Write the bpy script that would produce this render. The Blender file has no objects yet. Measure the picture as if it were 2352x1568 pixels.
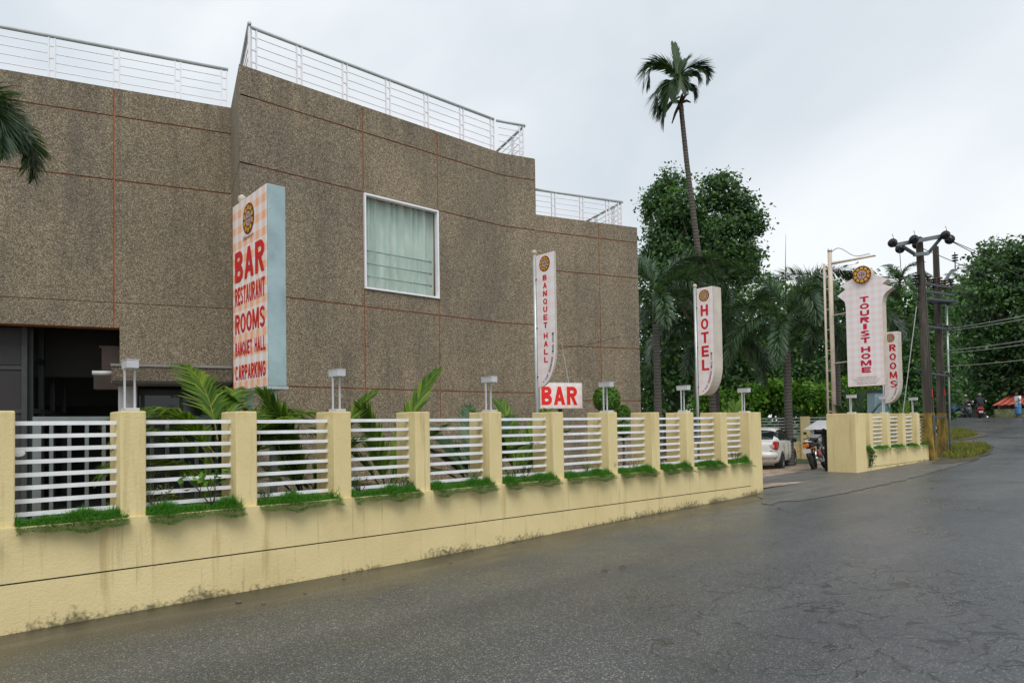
import bpy, bmesh, math, random
import numpy as np
from mathutils import Vector, Matrix

random.seed(7)
rng = np.random.default_rng(7)
R = math.radians
S = bpy.context.scene
C = S.collection

# ------------------------------------------------------------------ camera
EYE = Vector((0.0, 0.0, 1.70))
PITCH, ROLL, FPX, CX, CY = 0.0272, 0.016, 1568.0, 1176.0, 935.9   # picture units: 2352 wide
_f = Vector((0, math.cos(PITCH), math.sin(PITCH)))
_u0 = Vector((0, -math.sin(PITCH), math.cos(PITCH)))
_r = Vector((1, 0, 0)) * math.cos(ROLL) - _u0 * math.sin(ROLL)
_u = _u0 * math.cos(ROLL) + Vector((1, 0, 0)) * math.sin(ROLL)
cam = bpy.data.cameras.new('camera')
cam.sensor_width = 36.0
cam.lens = 36.0 * FPX / 2352.0
cam.shift_y = (CY - 784.0) / 2352.0
cam.clip_start = 0.05
cam.clip_end = 3000.0
cam_ob = bpy.data.objects.new('camera', cam)
C.objects.link(cam_ob)
m3 = Matrix((( _r.x, _u.x, -_f.x), (_r.y, _u.y, -_f.y), (_r.z, _u.z, -_f.z)))
cam_ob.matrix_world = Matrix.Translation(EYE) @ m3.to_4x4()
S.camera = cam_ob

# ------------------------------------------------------------------ sky, sun, exposure
SUN_ELEV, SUN_AZ = R(52), R(172)          # azimuth measured clockwise from +Y
W = bpy.data.worlds.new('World')
S.world = W
W.use_nodes = True
nt = W.node_tree
nt.nodes.clear()
def _n(t, **k):
    n = nt.nodes.new(t)
    for a, b in k.items():
        setattr(n, a, b)
    return n
sky = _n('ShaderNodeTexSky', sky_type='NISHITA')
sky.sun_disc = False
sky.sun_elevation = SUN_ELEV
sky.sun_rotation = SUN_AZ
sky.air_density = 1.0
sky.dust_density = 3.0
tc = _n('ShaderNodeTexCoord')
mp = _n('ShaderNodeMapping')
mp.inputs['Scale'].default_value = (1.0, 1.0, 1.5)
mp.inputs['Location'].default_value = (-1.211, 1.4505, 1.333)
nz = _n('ShaderNodeTexNoise')
nz.inputs['Scale'].default_value = 1.5
nz.inputs['Detail'].default_value = 5.0
nz.inputs['Roughness'].default_value = 0.5
nz.inputs['Distortion'].default_value = 0.4
rp = _n('ShaderNodeValToRGB')
rp.color_ramp.elements[0].position = 0.34
rp.color_ramp.elements[0].color = (0.595, 0.66, 0.715, 1)
rp.color_ramp.elements[1].position = 0.62
rp.color_ramp.elements[1].color = (0.88, 0.91, 0.935, 1)
gain = _n('ShaderNodeVectorMath', operation='MULTIPLY')
gain.inputs[1].default_value = (10.0, 10.0, 10.0)
mix = _n('ShaderNodeMixRGB')
mix.inputs['Fac'].default_value = 0.92
bg = _n('ShaderNodeBackground')
bg.inputs['Strength'].default_value = 0.10
wo = _n('ShaderNodeOutputWorld')
L = nt.links.new
L(tc.outputs['Generated'], mp.inputs['Vector'])
L(mp.outputs['Vector'], nz.inputs['Vector'])
L(nz.outputs['Fac'], rp.inputs['Fac'])
L(rp.outputs['Color'], gain.inputs[0])
L(sky.outputs['Color'], mix.inputs['Color1'])
L(gain.outputs['Vector'], mix.inputs['Color2'])
L(mix.outputs['Color'], bg.inputs['Color'])
L(bg.outputs['Background'], wo.inputs['Surface'])

sun = bpy.data.lights.new('sun', 'SUN')
sun.energy = 1.5
sun.angle = R(35)
sun.color = (1.0, 0.97, 0.92)
sun_ob = bpy.data.objects.new('sun', sun)
C.objects.link(sun_ob)
_sd = Vector((math.cos(SUN_ELEV) * math.sin(SUN_AZ), math.cos(SUN_ELEV) * math.cos(SUN_AZ), math.sin(SUN_ELEV)))
sun_ob.rotation_euler = _sd.to_track_quat('Z', 'Y').to_euler()
sun_ob.location = (0, -20, 40)

S.view_settings.view_transform = 'Standard'
S.view_settings.look = 'None'
S.view_settings.exposure = 0.2
S.view_settings.gamma = 1.0
S.view_settings.use_curve_mapping = False
S.render.engine = 'CYCLES'
S.cycles.use_denoising = True
S.cycles.max_bounces = 6
S.cycles.transparent_max_bounces = 8

# ------------------------------------------------------------------ where things stand
def ray(x, y):
    return _f + _r * ((x - CX) / FPX) + _u * ((CY - y) / FPX)

def P(x, y, depth):
    d = ray(x, y)
    return EYE + d * (depth / d.y)

def on_line(x, y, p0, dr):
    """point of the vertical plane through p0 along dr seen at picture point x, y"""
    d = ray(x, y)
    nrm = Vector((dr[1], -dr[0], 0))
    k = (Vector((p0[0], p0[1], 0)) - EYE).dot(nrm) / d.dot(nrm)
    return EYE + d * k

E = Vector((0.7535, 0.6575, 0)).normalized()       # along the street wall
N = Vector((E.y, -E.x, 0))                         # out of the wall towards the road
F0 = Vector((0, 9.6, 0))
Z = Vector((0, 0, 1))
def F(s, m, z=0.0):
    return F0 + E * s + N * m + Z * z
def sm(p):
    q = Vector((p[0], p[1], 0)) - F0
    return q.dot(E), q.dot(N)
T0 = F0.dot(E)                                      # t = s + T0

_gt = [-60, -10, 0.5, 4.65, 8, 13, 19, 24, 32, 45, 53, 60, 75, 110, 400]
_gz = [-.05, .0, .055, .105, .19, .30, .36, .44, .75, 1.34, 1.68, 1.80, 1.80, 1.2, 0.0]
def G(p):
    t = p[0] * E.x + p[1] * E.y
    return float(np.interp(t, _gt, _gz))
def on_ground(x, y, lift=0.0):
    d = ray(x, y)
    k0, k1 = 2.0, 2.0
    while k1 < 400:
        p = EYE + d * k1
        if p.z < G(p):
            break
        k0 = k1
        k1 *= 1.03
    for _ in range(30):
        k = (k0 + k1) / 2
        p = EYE + d * k
        if p.z < G(p): k1 = k
        else: k0 = k
    p = EYE + d * k1
    return Vector((p.x, p.y, G(p) + lift))
def yard_z(p):
    s, m = sm(p)
    d = max(0.0, -m - 0.4)
    return max(0.02, 0.33 - 0.055 * d)

# ------------------------------------------------------------------ materials
MATS = {}
class Mat:
    def __init__(self, name):
        self.m = bpy.data.materials.new(name)
        self.m.use_nodes = True
        self.t = self.m.node_tree
        self.b = self.t.nodes['Principled BSDF']
        self.out = self.t.nodes['Material Output']
        MATS[name] = self.m
    def n(self, t, **k):
        x = self.t.nodes.new(t)
        for a, b in k.items():
            if a.startswith('i_'):
                x.inputs[a[2:].replace('_', ' ')].default_value = b
            else:
                setattr(x, a, b)
        return x
    def l(self, a, b):
        self.t.links.new(a, b)
    def noise(self, scale, detail=3, vec=None, rough=.55, dist=0.0):
        x = self.n('ShaderNodeTexNoise', i_Scale=scale, i_Detail=detail, i_Roughness=rough, i_Distortion=dist)
        if vec is not None: self.l(vec, x.inputs['Vector'])
        return x.outputs['Fac']
    def ramp(self, fac, stops):
        x = self.n('ShaderNodeValToRGB')
        e = x.color_ramp.elements
        while len(e) < len(stops): e.new(.5)
        for i, (p, c) in enumerate(stops):
            e[i].position = p
            if not isinstance(c, (tuple, list)): c = (c, c, c)
            e[i].color = (*c[:3], 1)
        self.l(fac, x.inputs['Fac'])
        return x.outputs['Color']
    def mix(self, fac, a, b, mode='MIX'):
        x = self.n('ShaderNodeMixRGB', blend_type=mode)
        for i, v in ((0, fac), (1, a), (2, b)):
            if hasattr(v, 'is_output'): self.l(v, x.inputs[i])
            elif i == 0: x.inputs[0].default_value = v
            else: x.inputs[i].default_value = (*v[:3], 1)
        return x.outputs['Color']
    def math(self, op, a, b=None, c=None):
        x = self.n('ShaderNodeMath', operation=op)
        for i, v in enumerate((a, b, c)):
            if v is None: continue
            if hasattr(v, 'is_output'): self.l(v, x.inputs[i])
            else: x.inputs[i].default_value = v
        return x.outputs[0]
    def geo(self):
        return self.n('ShaderNodeNewGeometry').outputs['Position']
    def mapped(self, vec, scale):
        x = self.n('ShaderNodeMapping')
        x.inputs['Scale'].default_value = scale
        self.l(vec, x.inputs['Vector'])
        return x.outputs['Vector']
    def color(self, v):
        if hasattr(v, 'is_output'): self.l(v, self.b.inputs['Base Color'])
        else: self.b.inputs['Base Color'].default_value = (*v[:3], 1)
    def bump(self, h, strength, dist):
        x = self.n('ShaderNodeBump', i_Strength=strength, i_Distance=dist)
        self.l(h, x.inputs['Height'])
        self.l(x.outputs['Normal'], self.b.inputs['Normal'])
    def set(self, **k):
        for a, v in k.items():
            i = self.b.inputs[a.replace('_', ' ')]
            if hasattr(v, 'is_output'): self.l(v, i)
            else: i.default_value = v

def simple(name, col, rough=.6, metal=0.0, var=.12, scale=6.0, bump=0.0, spec=.4):
    """plain painted or cast surface with slight mottling"""
    a = Mat(name)
    p = a.geo()
    f = a.noise(scale, 4, p)
    lo = tuple(max(0, c * (1 - var)) for c in col)
    hi = tuple(min(1, c * (1 + var)) for c in col)
    a.color(a.ramp(f, [(.3, lo), (.7, hi)]))
    a.set(Roughness=rough, Metallic=metal)
    a.b.inputs['Specular IOR Level'].default_value = spec
    if bump: a.bump(a.noise(scale * 12, 3, p), .5, bump)
    return a.m

def make_materials():
    # exposed aggregate cladding
    for nm, k in (('aggregate', 1.0), ('aggregate_shaded', .62)):  # second copy is darker: canopy shading put into the colour
        a = Mat(nm)
        p = a.geo()
        v = a.n('ShaderNodeTexVoronoi', i_Scale=92.0)
        a.l(p, v.inputs['Vector'])
        sp = a.n('ShaderNodeSeparateColor'); a.l(v.outputs['Color'], sp.inputs[0])
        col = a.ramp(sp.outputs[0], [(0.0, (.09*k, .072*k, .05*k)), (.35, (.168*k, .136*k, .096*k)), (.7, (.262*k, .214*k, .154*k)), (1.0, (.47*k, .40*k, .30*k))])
        v2 = a.n('ShaderNodeTexVoronoi', i_Scale=21.0); a.l(p, v2.inputs['Vector'])
        sp2 = a.n('ShaderNodeSeparateColor'); a.l(v2.outputs['Color'], sp2.inputs[0])
        col = a.mix(.22, col, a.ramp(sp2.outputs[1], [(0, .55), (1, 1.45)]), 'MULTIPLY')
        w = a.noise(.9, 5, a.mapped(p, (1, 1, .45)), .6)
        col = a.mix(1.0, col, a.ramp(w, [(.28, (.70, .71, .72)), (.72, (1.24, 1.2, 1.12))]), 'MULTIPLY')
        st = a.noise(2.2, 4, a.mapped(p, (2.4, 2.4, .12)), .6)
        col = a.mix(a.math('MULTIPLY', a.ramp(st, [(.54, 0), (.72, 1)]), .34), col, (.075, .068, .055))
        zz = a.n('ShaderNodeSeparateXYZ'); a.l(p, zz.inputs[0])
        run = a.math('MULTIPLY', a.ramp(a.noise(1.6, 4, a.mapped(p, (3, 3, .05)), .6), [(.50, 0), (.62, 1)]), a.ramp(a.math('MULTIPLY_ADD', zz.outputs[2], .6, -3.9), [(0, 0), (.8, 1)]))
        col = a.mix(a.math('MULTIPLY', run, .34), col, (.045, .042, .036))
        a.color(col)
        a.set(Roughness=.9)
        a.bump(v.outputs['Distance'], .6, .008)
    a = Mat('joint'); p = a.geo()
    a.color(a.ramp(a.noise(5, 4, p), [(.3, (.30, .10, .042)), (.7, (.46, .165, .07))])); a.set(Roughness=.85)
    # painted street wall: runs of dirt, algae at the foot
    for nm, foot in (('wall_paint', True), ('pillar_paint', False)):
        a = Mat(nm); p = a.geo()
        b = a.ramp(a.noise(1.3, 5, p), [(.3, (.665, .54, .265)), (.7, (.765, .635, .33))])
        b = a.mix(a.math('MULTIPLY', a.ramp(a.noise(7, 5, p), [(.5, 0), (.75, 1)]), .35), b, (.79, .65, .39))
        streak = a.noise(3.0, 4, a.mapped(p, (2.0, 2.0, .16)), .6)
        b = a.mix(a.math('MULTIPLY', a.ramp(streak, [(.58, 0), (.68, 1)]), .42 if foot else .3), b, (.36, .24, .08))
        st2 = a.noise(9.0, 4, a.mapped(p, (2.0, 2.0, .10)), .6)
        b = a.mix(a.math('MULTIPLY', a.ramp(st2, [(.63, 0), (.71, 1)]), .32), b, (.24, .18, .08))
        if not foot:
            zz = a.n('ShaderNodeSeparateXYZ'); a.l(p, zz.inputs[0])
            cap = a.math('ADD', a.math('MULTIPLY_ADD', zz.outputs[2], 1.9, -3.35), a.math('MULTIPLY_ADD', a.noise(5, 5, a.mapped(p, (1.6, 1.6, .5)), .65), 1.6, -.8))
            b = a.mix(a.math('MULTIPLY', a.ramp(cap, [(.05, 0), (.6, 1)]), .55), b, (.50, .37, .14))
        if foot:
            h = a.n('ShaderNodeAttribute', attribute_name='h').outputs['Fac']
            big = a.noise(1.1, 6, p, .65)
            edge = a.math('MULTIPLY', a.ramp(big, [(.42, .06), (.74, 1.0)]), .22)
            mask = a.math('SUBTRACT', edge, h)
            fine = a.noise(26, 4, p)
            mask = a.math('MULTIPLY_ADD', mask, 7.0, a.math('MULTIPLY_ADD', fine, 2.2, -1.0))
            mk = a.ramp(mask, [(.25, 0), (.95, 1)])
            b = a.mix(a.math('MULTIPLY', mk, .8), b, (.07, .06, .026))
        a.color(b)
        a.set(Roughness=.75)
        n1 = a.noise(95, 3, p); n2 = a.noise(34, 3, p)
        a.bump(a.math('ADD', n1, n2), .55, .007)
    a = Mat('groove'); a.color((.05, .045, .03)); a.set(Roughness=.95)
    # asphalt
    a = Mat('asphalt'); p = a.geo()
    v = a.n('ShaderNodeTexVoronoi', i_Scale=105.0); a.l(p, v.inputs['Vector'])
    sp = a.n('ShaderNodeSeparateColor'); a.l(v.outputs['Color'], sp.inputs[0])
    col = a.ramp(sp.outputs[0], [(0, (.036, .039, .042)), (.5, (.062, .066, .070)), (.88, (.092, .095, .097)), (1, (.28, .27, .24))])
    big = a.noise(.35, 6, a.mapped(p, (1, 1, 1)), .6)
    col = a.mix(1.0, col, a.ramp(big, [(.3, (.80, .82, .84)), (.7, (1.12, 1.11, 1.09))]), 'MULTIPLY')
    # wheel-worn bands running along the street
    rot = a.n('ShaderNodeMapping'); rot.inputs['Rotation'].default_value = (0, 0, -math.atan2(E.y, E.x)); a.l(p, rot.inputs['Vector'])
    sxyz = a.n('ShaderNodeSeparateXYZ'); a.l(rot.outputs['Vector'], sxyz.inputs[0])
    band = a.noise(1.0, 3, a.mapped(rot.outputs['Vector'], (.06, .9, 1)), .5)
    col = a.mix(1.0, col, a.ramp(band, [(.35, (.78, .78, .79)), (.65, (1.22, 1.22, 1.21))]), 'MULTIPLY')
    # crocodile cracking: only in patches
    warp = a.n('ShaderNodeVectorMath', operation='ADD')
    nzv = a.n('ShaderNodeTexNoise', i_Scale=2.4, i_Detail=4.0); a.l(p, nzv.inputs['Vector'])
    sc = a.n('ShaderNodeVectorMath', operation='SCALE'); sc.inputs[3].default_value = .95
    a.l(nzv.outputs['Color'], sc.inputs[0]); a.l(rot.outputs['Vector'], warp.inputs[0]); a.l(sc.outputs[0], warp.inputs[1])
    cv = a.n('ShaderNodeTexVoronoi', feature='DISTANCE_TO_EDGE', i_Scale=2.6)
    a.l(a.mapped(warp.outputs[0], (.42, 1.7, .01)), cv.inputs['Vector'])
    gapn = a.ramp(a.noise(4.5, 3, p), [(.36, 0), (.50, 1)])
    line = a.math('MULTIPLY', a.ramp(cv.outputs['Distance'], [(.0, 1), (.042, 0)]), gapn)
    # patch centred on the broken stretch on the far lane, plus some faint ones
    pc = on_ground(2190, 1430)
    dv = a.n('ShaderNodeVectorMath', operation='DISTANCE'); a.l(p, dv.inputs[0]); dv.inputs[1].default_value = pc
    patch = a.ramp(a.math('ADD', a.math('MULTIPLY', dv.outputs['Value'], .27), a.math('MULTIPLY_ADD', a.noise(1.3, 4, p), 1.0, -.5)), [(.38, 1), (.80, 0)])
    faint = a.math('MULTIPLY', a.ramp(a.noise(.5, 3, p), [(.70, 0), (.78, 1)]), .15)
    mask = a.math('MULTIPLY', line, a.math('MAXIMUM', patch, faint))
    col = a.mix(a.math('MULTIPLY', patch, .28), col, (.024, .025, .026))
    col = a.mix(a.math('MULTIPLY', mask, .97), col, (.006, .006, .006))
    dn = a.n('ShaderNodeAttribute', attribute_name='dirt').outputs['Fac']
    sn = a.noise(1.0, 6, a.mapped(rot.outputs['Vector'], (.7, 2.2, 1)), .66, .5)
    sf = a.math('ADD', dn, a.math('MULTIPLY_ADD', sn, 1.5, -.75))
    smask = a.ramp(sf, [(.55, 1), (1.05, 0)])
    silt = a.ramp(a.noise(1.0, 6, a.mapped(rot.outputs['Vector'], (.5, 3.0, 1)), .62, .8), [(.28, (.036, .031, .020)), (.5, (.066, .057, .042)), (.75, (.135, .118, .085))])
    foot = a.ramp(a.math('ADD', dn, a.math('MULTIPLY_ADD', sn, .5, -.25)), [(.02, 1), (.38, 0)])
    silt = a.mix(a.math('MULTIPLY', foot, .75), silt, (.026, .024, .013))
    grit = a.math('MULTIPLY', a.ramp(a.noise(120, 2, p), [(.62, 0), (.74, 1)]), .5)
    silt = a.mix(grit, silt, (.22, .20, .16))
    col = a.mix(a.math('MULTIPLY', smask, .92), col, silt)
    ev = a.math('ABSOLUTE', a.math('SUBTRACT', sf, .98))
    crk = a.math('MULTIPLY', a.ramp(ev, [(.0, 1), (.035, 0)]), a.ramp(a.noise(1.4, 3, p), [(.52, 0), (.60, 1)]))
    col = a.mix(a.math('MULTIPLY', crk, .85), col, (.012, .012, .011))
    a.color(col)
    wet = a.ramp(a.noise(.6, 5, a.mapped(p, (1, 1, 1)), .6), [(.35, .24), (.65, .42)])
    a.set(Roughness=wet)
    a.b.inputs['Specular IOR Level'].default_value = .55
    a.bump(a.math('SUBTRACT', a.math('MULTIPLY', v.outputs['Distance'], .5), mask), .35, .010)
    # the silt-covered strip and the entrance apron
    for nm, c1, c2, c3 in (('silt', (.034, .030, .020), (.060, .053, .040), (.105, .094, .070)), ('apron', (.078, .077, .070), (.108, .105, .095), (.165, .155, .13))):
        a = Mat(nm); p = a.geo()
        rot = a.n('ShaderNodeMapping'); rot.inputs['Rotation'].default_value = (0, 0, -math.atan2(E.y, E.x)); a.l(p, rot.inputs['Vector'])
        f = a.noise(1.0, 6, a.mapped(rot.outputs['Vector'], (.5, 2.4, 1)), .62, 0.6)
        col = a.ramp(f, [(.28, c1), (.52, c2), (.75, c3)])
        col = a.mix(a.math('MULTIPLY', a.ramp(a.noise(90, 2, p), [(.58, 0), (.72, 1)]), .5), col, (.26, .24, .20))
        cv = a.n('ShaderNodeTexVoronoi', feature='DISTANCE_TO_EDGE', i_Scale=.9)
        wv = a.n('ShaderNodeVectorMath', operation='ADD'); nn = a.n('ShaderNodeTexNoise', i_Scale=3.0, i_Detail=4.0); a.l(p, nn.inputs['Vector'])
        ss = a.n('ShaderNodeVectorMath', operation='SCALE'); ss.inputs[3].default_value = .5; a.l(nn.outputs['Color'], ss.inputs[0])
        a.l(p, wv.inputs[0]); a.l(ss.outputs[0], wv.inputs[1]); a.l(wv.outputs[0], cv.inputs['Vector'])
        line = a.ramp(cv.outputs['Distance'], [(0, 1), (.012, 0)])
        col = a.mix(a.math('MULTIPLY', line, a.math('MULTIPLY', a.ramp(a.noise(.8, 2, p), [(.5, 0), (.6, 1)]), .8)), col, (.02, .019, .016))
        a.color(col)
        a.set(Roughness=a.ramp(f, [(.3, .34), (.7, .7)]))
        a.bump(a.noise(45, 3, p), .4, .008)
    a = Mat('patch_edge'); a.color((.02, .02, .018)); a.set(Roughness=.95)
    a = Mat('gravel'); p = a.geo()
    v = a.n('ShaderNodeTexVoronoi', i_Scale=5.5); a.l(p, v.inputs['Vector'])
    sp = a.n('ShaderNodeSeparateColor'); a.l(v.outputs['Color'], sp.inputs[0])
    col = a.ramp(sp.outputs[0], [(0, (.20, .13, .09)), (.5, (.34, .25, .18)), (1, (.46, .38, .29))])
    col = a.mix(a.ramp(a.noise(1.4, 4, p), [(.45, 0), (.7, .7)]), col, (.16, .125, .085))
    a.color(col); a.set(Roughness=.8); a.bump(v.outputs['Distance'], .5, .02)
    a = Mat('soil'); p = a.geo()
    a.color(a.ramp(a.noise(2.5, 6, p), [(.3, (.045, .036, .022)), (.6, (.09, .075, .045)), (.8, (.06, .085, .03))])); a.set(Roughness=.95); a.bump(a.noise(20, 4, p), .6, .03)
    a = Mat('field'); p = a.geo()
    a.color(a.ramp(a.noise(.8, 6, p), [(.3, (.03, .05, .014)), (.55, (.06, .085, .025)), (.75, (.10, .095, .05))])); a.set(Roughness=.95); a.bump(a.noise(9, 5, p), .6, .05)
    # cloth-like gingham print on the sign faces
    for nm, c, st, per in (('gingham_orange', (.93, .44, .23), .95, .20), ('gingham_pink', (.88, .60, .56), .55, .20), ('gingham_bar', (.92, .55, .42), .60, .17)):
        a = Mat(nm)
        uv = a.n('ShaderNodeUVMap').outputs[0]
        sx = a.n('ShaderNodeSeparateXYZ'); a.l(uv, sx.inputs[0])
        fx = a.math('LESS_THAN', a.math('FRACT', a.math('DIVIDE', sx.outputs[0], per)), .5)
        fy = a.math('LESS_THAN', a.math('FRACT', a.math('DIVIDE', sx.outputs[1], per)), .5)
        both = a.math('MULTIPLY', a.math('ADD', fx, fy), .5)
        f = a.math('MULTIPLY', a.math('POWER', both, 1.15), st)
        col = a.mix(f, (.86, .84, .86), c)
        dirt = a.noise(1.6, 5, a.mapped(a.geo(), (1, 1, .4)))
        col = a.mix(a.ramp(dirt, [(.45, 0), (.8, .25)]), col, (.55, .47, .40))
        a.color(col); a.set(Roughness=.45)
    # foliage: every leaf its own shade
    def leaf(nm, c0, c1, c2, tr=.25, rough=.42):
        a = Mat(nm)
        ri = a.n('ShaderNodeNewGeometry').outputs['Random Per Island']
        col = a.ramp(ri, [(0, c0), (.55, c1), (1, c2)])
        big = a.noise(.45, 3, a.geo())
        col = a.mix(1.0, col, a.ramp(big, [(.3, .75), (.7, 1.25)]), 'MULTIPLY')
        a.color(col); a.set(Roughness=rough)
        a.b.inputs['Specular IOR Level'].default_value = .35
        t = a.n('ShaderNodeBsdfTranslucent'); a.l(a.mix(1.0, col, (1.25, 1.35, .6), 'MULTIPLY'), t.inputs['Color'])
        ms = a.n('ShaderNodeMixShader'); ms.inputs[0].default_value = tr
        a.l(a.b.outputs[0], ms.inputs[1]); a.l(t.outputs[0], ms.inputs[2]); a.l(ms.outputs[0], a.out.inputs['Surface'])
    leaf('leaf_dark', (.022, .055, .024), (.052, .125, .044), (.13, .23, .06), .32)
    leaf('leaf_mid', (.030, .080, .028), (.066, .165, .052), (.14, .26, .07), .34)
    leaf('leaf_bright', (.04, .10, .015), (.085, .21, .022), (.17, .32, .035), .35)
    leaf('leaf_palm', (.026, .058, .026), (.052, .11, .046), (.11, .18, .07), .25, .34)
    leaf('leaf_foxtail', (.030, .064, .036), (.062, .118, .062), (.14, .20, .10), .25, .34)
    leaf('leaf_young', (.06, .125, .02), (.13, .24, .032), (.28, .38, .05), .4, .34)
    leaf('leaf_areca', (.05, .115, .012), (.11, .22, .018), (.24, .35, .03), .35, .36)
    leaf('grass_blade', (.045, .15, .022), (.085, .28, .04), (.17, .36, .07), .45, .6)
    leaf('grass_verge_blade', (.07, .10, .014), (.16, .185, .026), (.34, .29, .085), .3, .6)
    leaf('leaf_yellow', (.14, .17, .02), (.28, .29, .03), (.36, .34, .06), .3)
    leaf('leaf_dead', (.055, .035, .018), (.10, .065, .03), (.16, .11, .05), .15, .7)
    for nm, c0, c1 in (('bark', (.045, .037, .028), (.13, .105, .08)), ('palm_bark', (.045, .038, .031), (.125, .108, .09)), ('smooth_bark', (.06, .055, .048), (.125, .115, .10))):
        a = Mat(nm); p = a.geo()
        w = a.n('ShaderNodeTexWave', wave_type='BANDS', bands_direction='Z', i_Scale=2.6, i_Distortion=3.0, i_Detail=2.0)
        a.l(p, w.inputs['Vector'])
        f = a.math('MULTIPLY_ADD', w.outputs['Fac'], .5, a.math('MULTIPLY', a.noise(9, 4, p), .5))
        a.color(a.ramp(f, [(.25, c0), (.75, c1)])); a.set(Roughness=.9); a.bump(f, .6, .02)
    # concrete posts: grey shaft, yellow painted foot, algae
    a = Mat('post_concrete'); p = a.geo()
    st = a.noise(2.0, 5, a.mapped(p, (3, 3, .25)), .65)
    a.color(a.ramp(st, [(.3, (.035, .028, .022)), (.55, (.075, .064, .052)), (.75, (.20, .18, .155))])); a.set(Roughness=.9); a.bump(a.noise(30, 4, p), .5, .01)
    a = Mat('post_yellow'); p = a.geo()
    st = a.noise(2.4, 6, a.mapped(p, (2, 2, .7)), .7)
    a.color(a.ramp(st, [(.34, (.05, .042, .022)), (.5, (.24, .16, .03)), (.72, (.46, .31, .05))])); a.set(Roughness=.85); a.bump(a.noise(25, 4, p), .5, .01)
    a = Mat('mossy_wall'); p = a.geo()
    a.color(a.ramp(a.noise(2.2, 6, p, .7), [(.3, (.03, .04, .015)), (.5, (.085, .10, .03)), (.7, (.22, .21, .17))])); a.set(Roughness=.95); a.bump(a.noise(18, 4, p), .6, .03)
    # glass
    a = Mat('glass_dark'); a.color((.012, .016, .016)); a.set(Roughness=.06); a.b.inputs['Specular IOR Level'].default_value = .6
    a = Mat('window_glass')
    tr = a.n('ShaderNodeBsdfTransparent'); tr.inputs[0].default_value = (.93, .985, .96, 1)
    gl = a.n('ShaderNodeBsdfGlossy'); gl.inputs['Roughness'].default_value = .03
    fr = a.n('ShaderNodeFresnel'); fr.inputs[0].default_value = 1.5
    fa = a.math('MULTIPLY_ADD', fr.outputs[0], .6, .01)
    ms = a.n('ShaderNodeMixShader'); a.l(fa, ms.inputs[0]); a.l(tr.outputs[0], ms.inputs[1]); a.l(gl.outputs[0], ms.inputs[2]); a.l(ms.outputs[0], a.out.inputs['Surface'])
    a = Mat('curtain'); p = a.geo()
    a.color(a.ramp(a.noise(3, 4, a.mapped(p, (3, 3, .6))), [(.3, (.66, .78, .71)), (.7, (.95, .97, .93))])); a.set(Roughness=.9)  # upright tone streaks put fold shading into the cloth colour
    simple('white_paint', (.74, .74, .76), .45, 0, .05, 3)
    simple('rail_white', (.80, .81, .83), .42, 0, .10, 7)
    simple('frame_white', (.84, .84, .88), .4, 0, .05)
    simple('handrail_grey', (.50, .54, .55), .35, .1, .08)
    simple('lamp_white', (.54, .54, .56), .4, 0, .06)
    simple('galvanised', (.42, .47, .47), .42, .35, .16, 4)
    simple('sheet_blue', (.33, .44, .46), .42, .2, .2, 2.6, .0)
    simple('gate_grey', (.22, .25, .25), .45, .35, .15, 4)
    simple('steel_pole', (.46, .50, .50), .38, .45, .12)
    simple('cream_metal', (.56, .47, .38), .55, 0, .12, 4)
    simple('sign_side', (.55, .49, .42), .6, 0, .15, 3)
    simple('red_print', (.62, .012, .016), .4, 0, .10, 5)
    simple('red_pink_print', (.56, .010, .055), .4, 0, .10, 5)
    simple('bar_red', (.80, .022, .014), .4, 0, .06)
    simple('logo_brown', (.17, .008, .012), .4, 0, .1)
    simple('logo_yellow', (.80, .56, .05), .4, 0, .06)
    simple('logo_white', (.74, .60, .58), .4, 0, .05)
    simple('logo_core', (.27, .02, .04), .4, 0, .08)
    simple('print_dark', (.13, .05, .05), .5, 0, .1)
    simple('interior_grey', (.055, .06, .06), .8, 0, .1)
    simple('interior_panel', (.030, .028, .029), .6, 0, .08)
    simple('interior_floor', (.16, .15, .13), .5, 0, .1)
    simple('frame_dark', (.045, .055, .055), .45, .3, .1)
    simple('soffit', (.16, .16, .165), .7, 0, .06)
    simple('concrete_lip', (.24, .235, .22), .85, 0, .2, 5)
    simple('column_white', (.52, .53, .54), .7, 0, .06)
    simple('wood_brown', (.045, .03, .022), .6, 0, .2)
    simple('pipe_grey', (.55, .57, .58), .5, 0, .06)
    simple('black_metal', (.012, .012, .013), .45, .2, .1)
    simple('dark_iron', (.055, .06, .065), .55, .5, .2)
    simple('crossarm_steel', (.17, .20, .21), .5, .35, .2, 5)
    simple('insulator', (.012, .013, .015), .22, 0, .1)
    simple('insulator_brown', (.09, .04, .028), .3, 0, .15)
    simple('wire_dark', (.03, .03, .032), .5, .2, .1)
    simple('wire_pale', (.40, .41, .40), .5, .2, .1)
    simple('red_mark', (.55, .02, .015), .6, 0, .1)
    simple('rubber', (.018, .018, .018), .75, 0, .15, 20)
    simple('alloy', (.42, .43, .44), .3, .7, .08)
    simple('chrome', (.55, .55, .55), .18, .9, .05)
    simple('car_white', (.76, .75, .72), .16, 0, .02, 1.5, 0, .6)
    simple('plastic_black', (.02, .02, .022), .4, 0, .1)
    simple('lens_red', (.42, .012, .018), .15, 0, .1, 10)
    simple('lens_clear', (.55, .45, .45), .15, 0, .15, 20)
    simple('lens_amber', (.75, .19, .012), .2, 0, .1)
    simple('plate_white', (.72, .72, .72), .4, 0, .04)
    simple('bike_black', (.016, .018, .02), .18, 0, .08, 3, 0, .6)
    simple('bike_orange', (.45, .06, .03), .25, 0, .1)
    simple('engine_grey', (.20, .20, .20), .4, .6, .2, 12)
    simple('scooter_red', (.30, .012, .018), .2, 0, .08, 3, 0, .6)
    simple('scooter_dark', (.06, .065, .07), .3, 0, .1)
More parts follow.
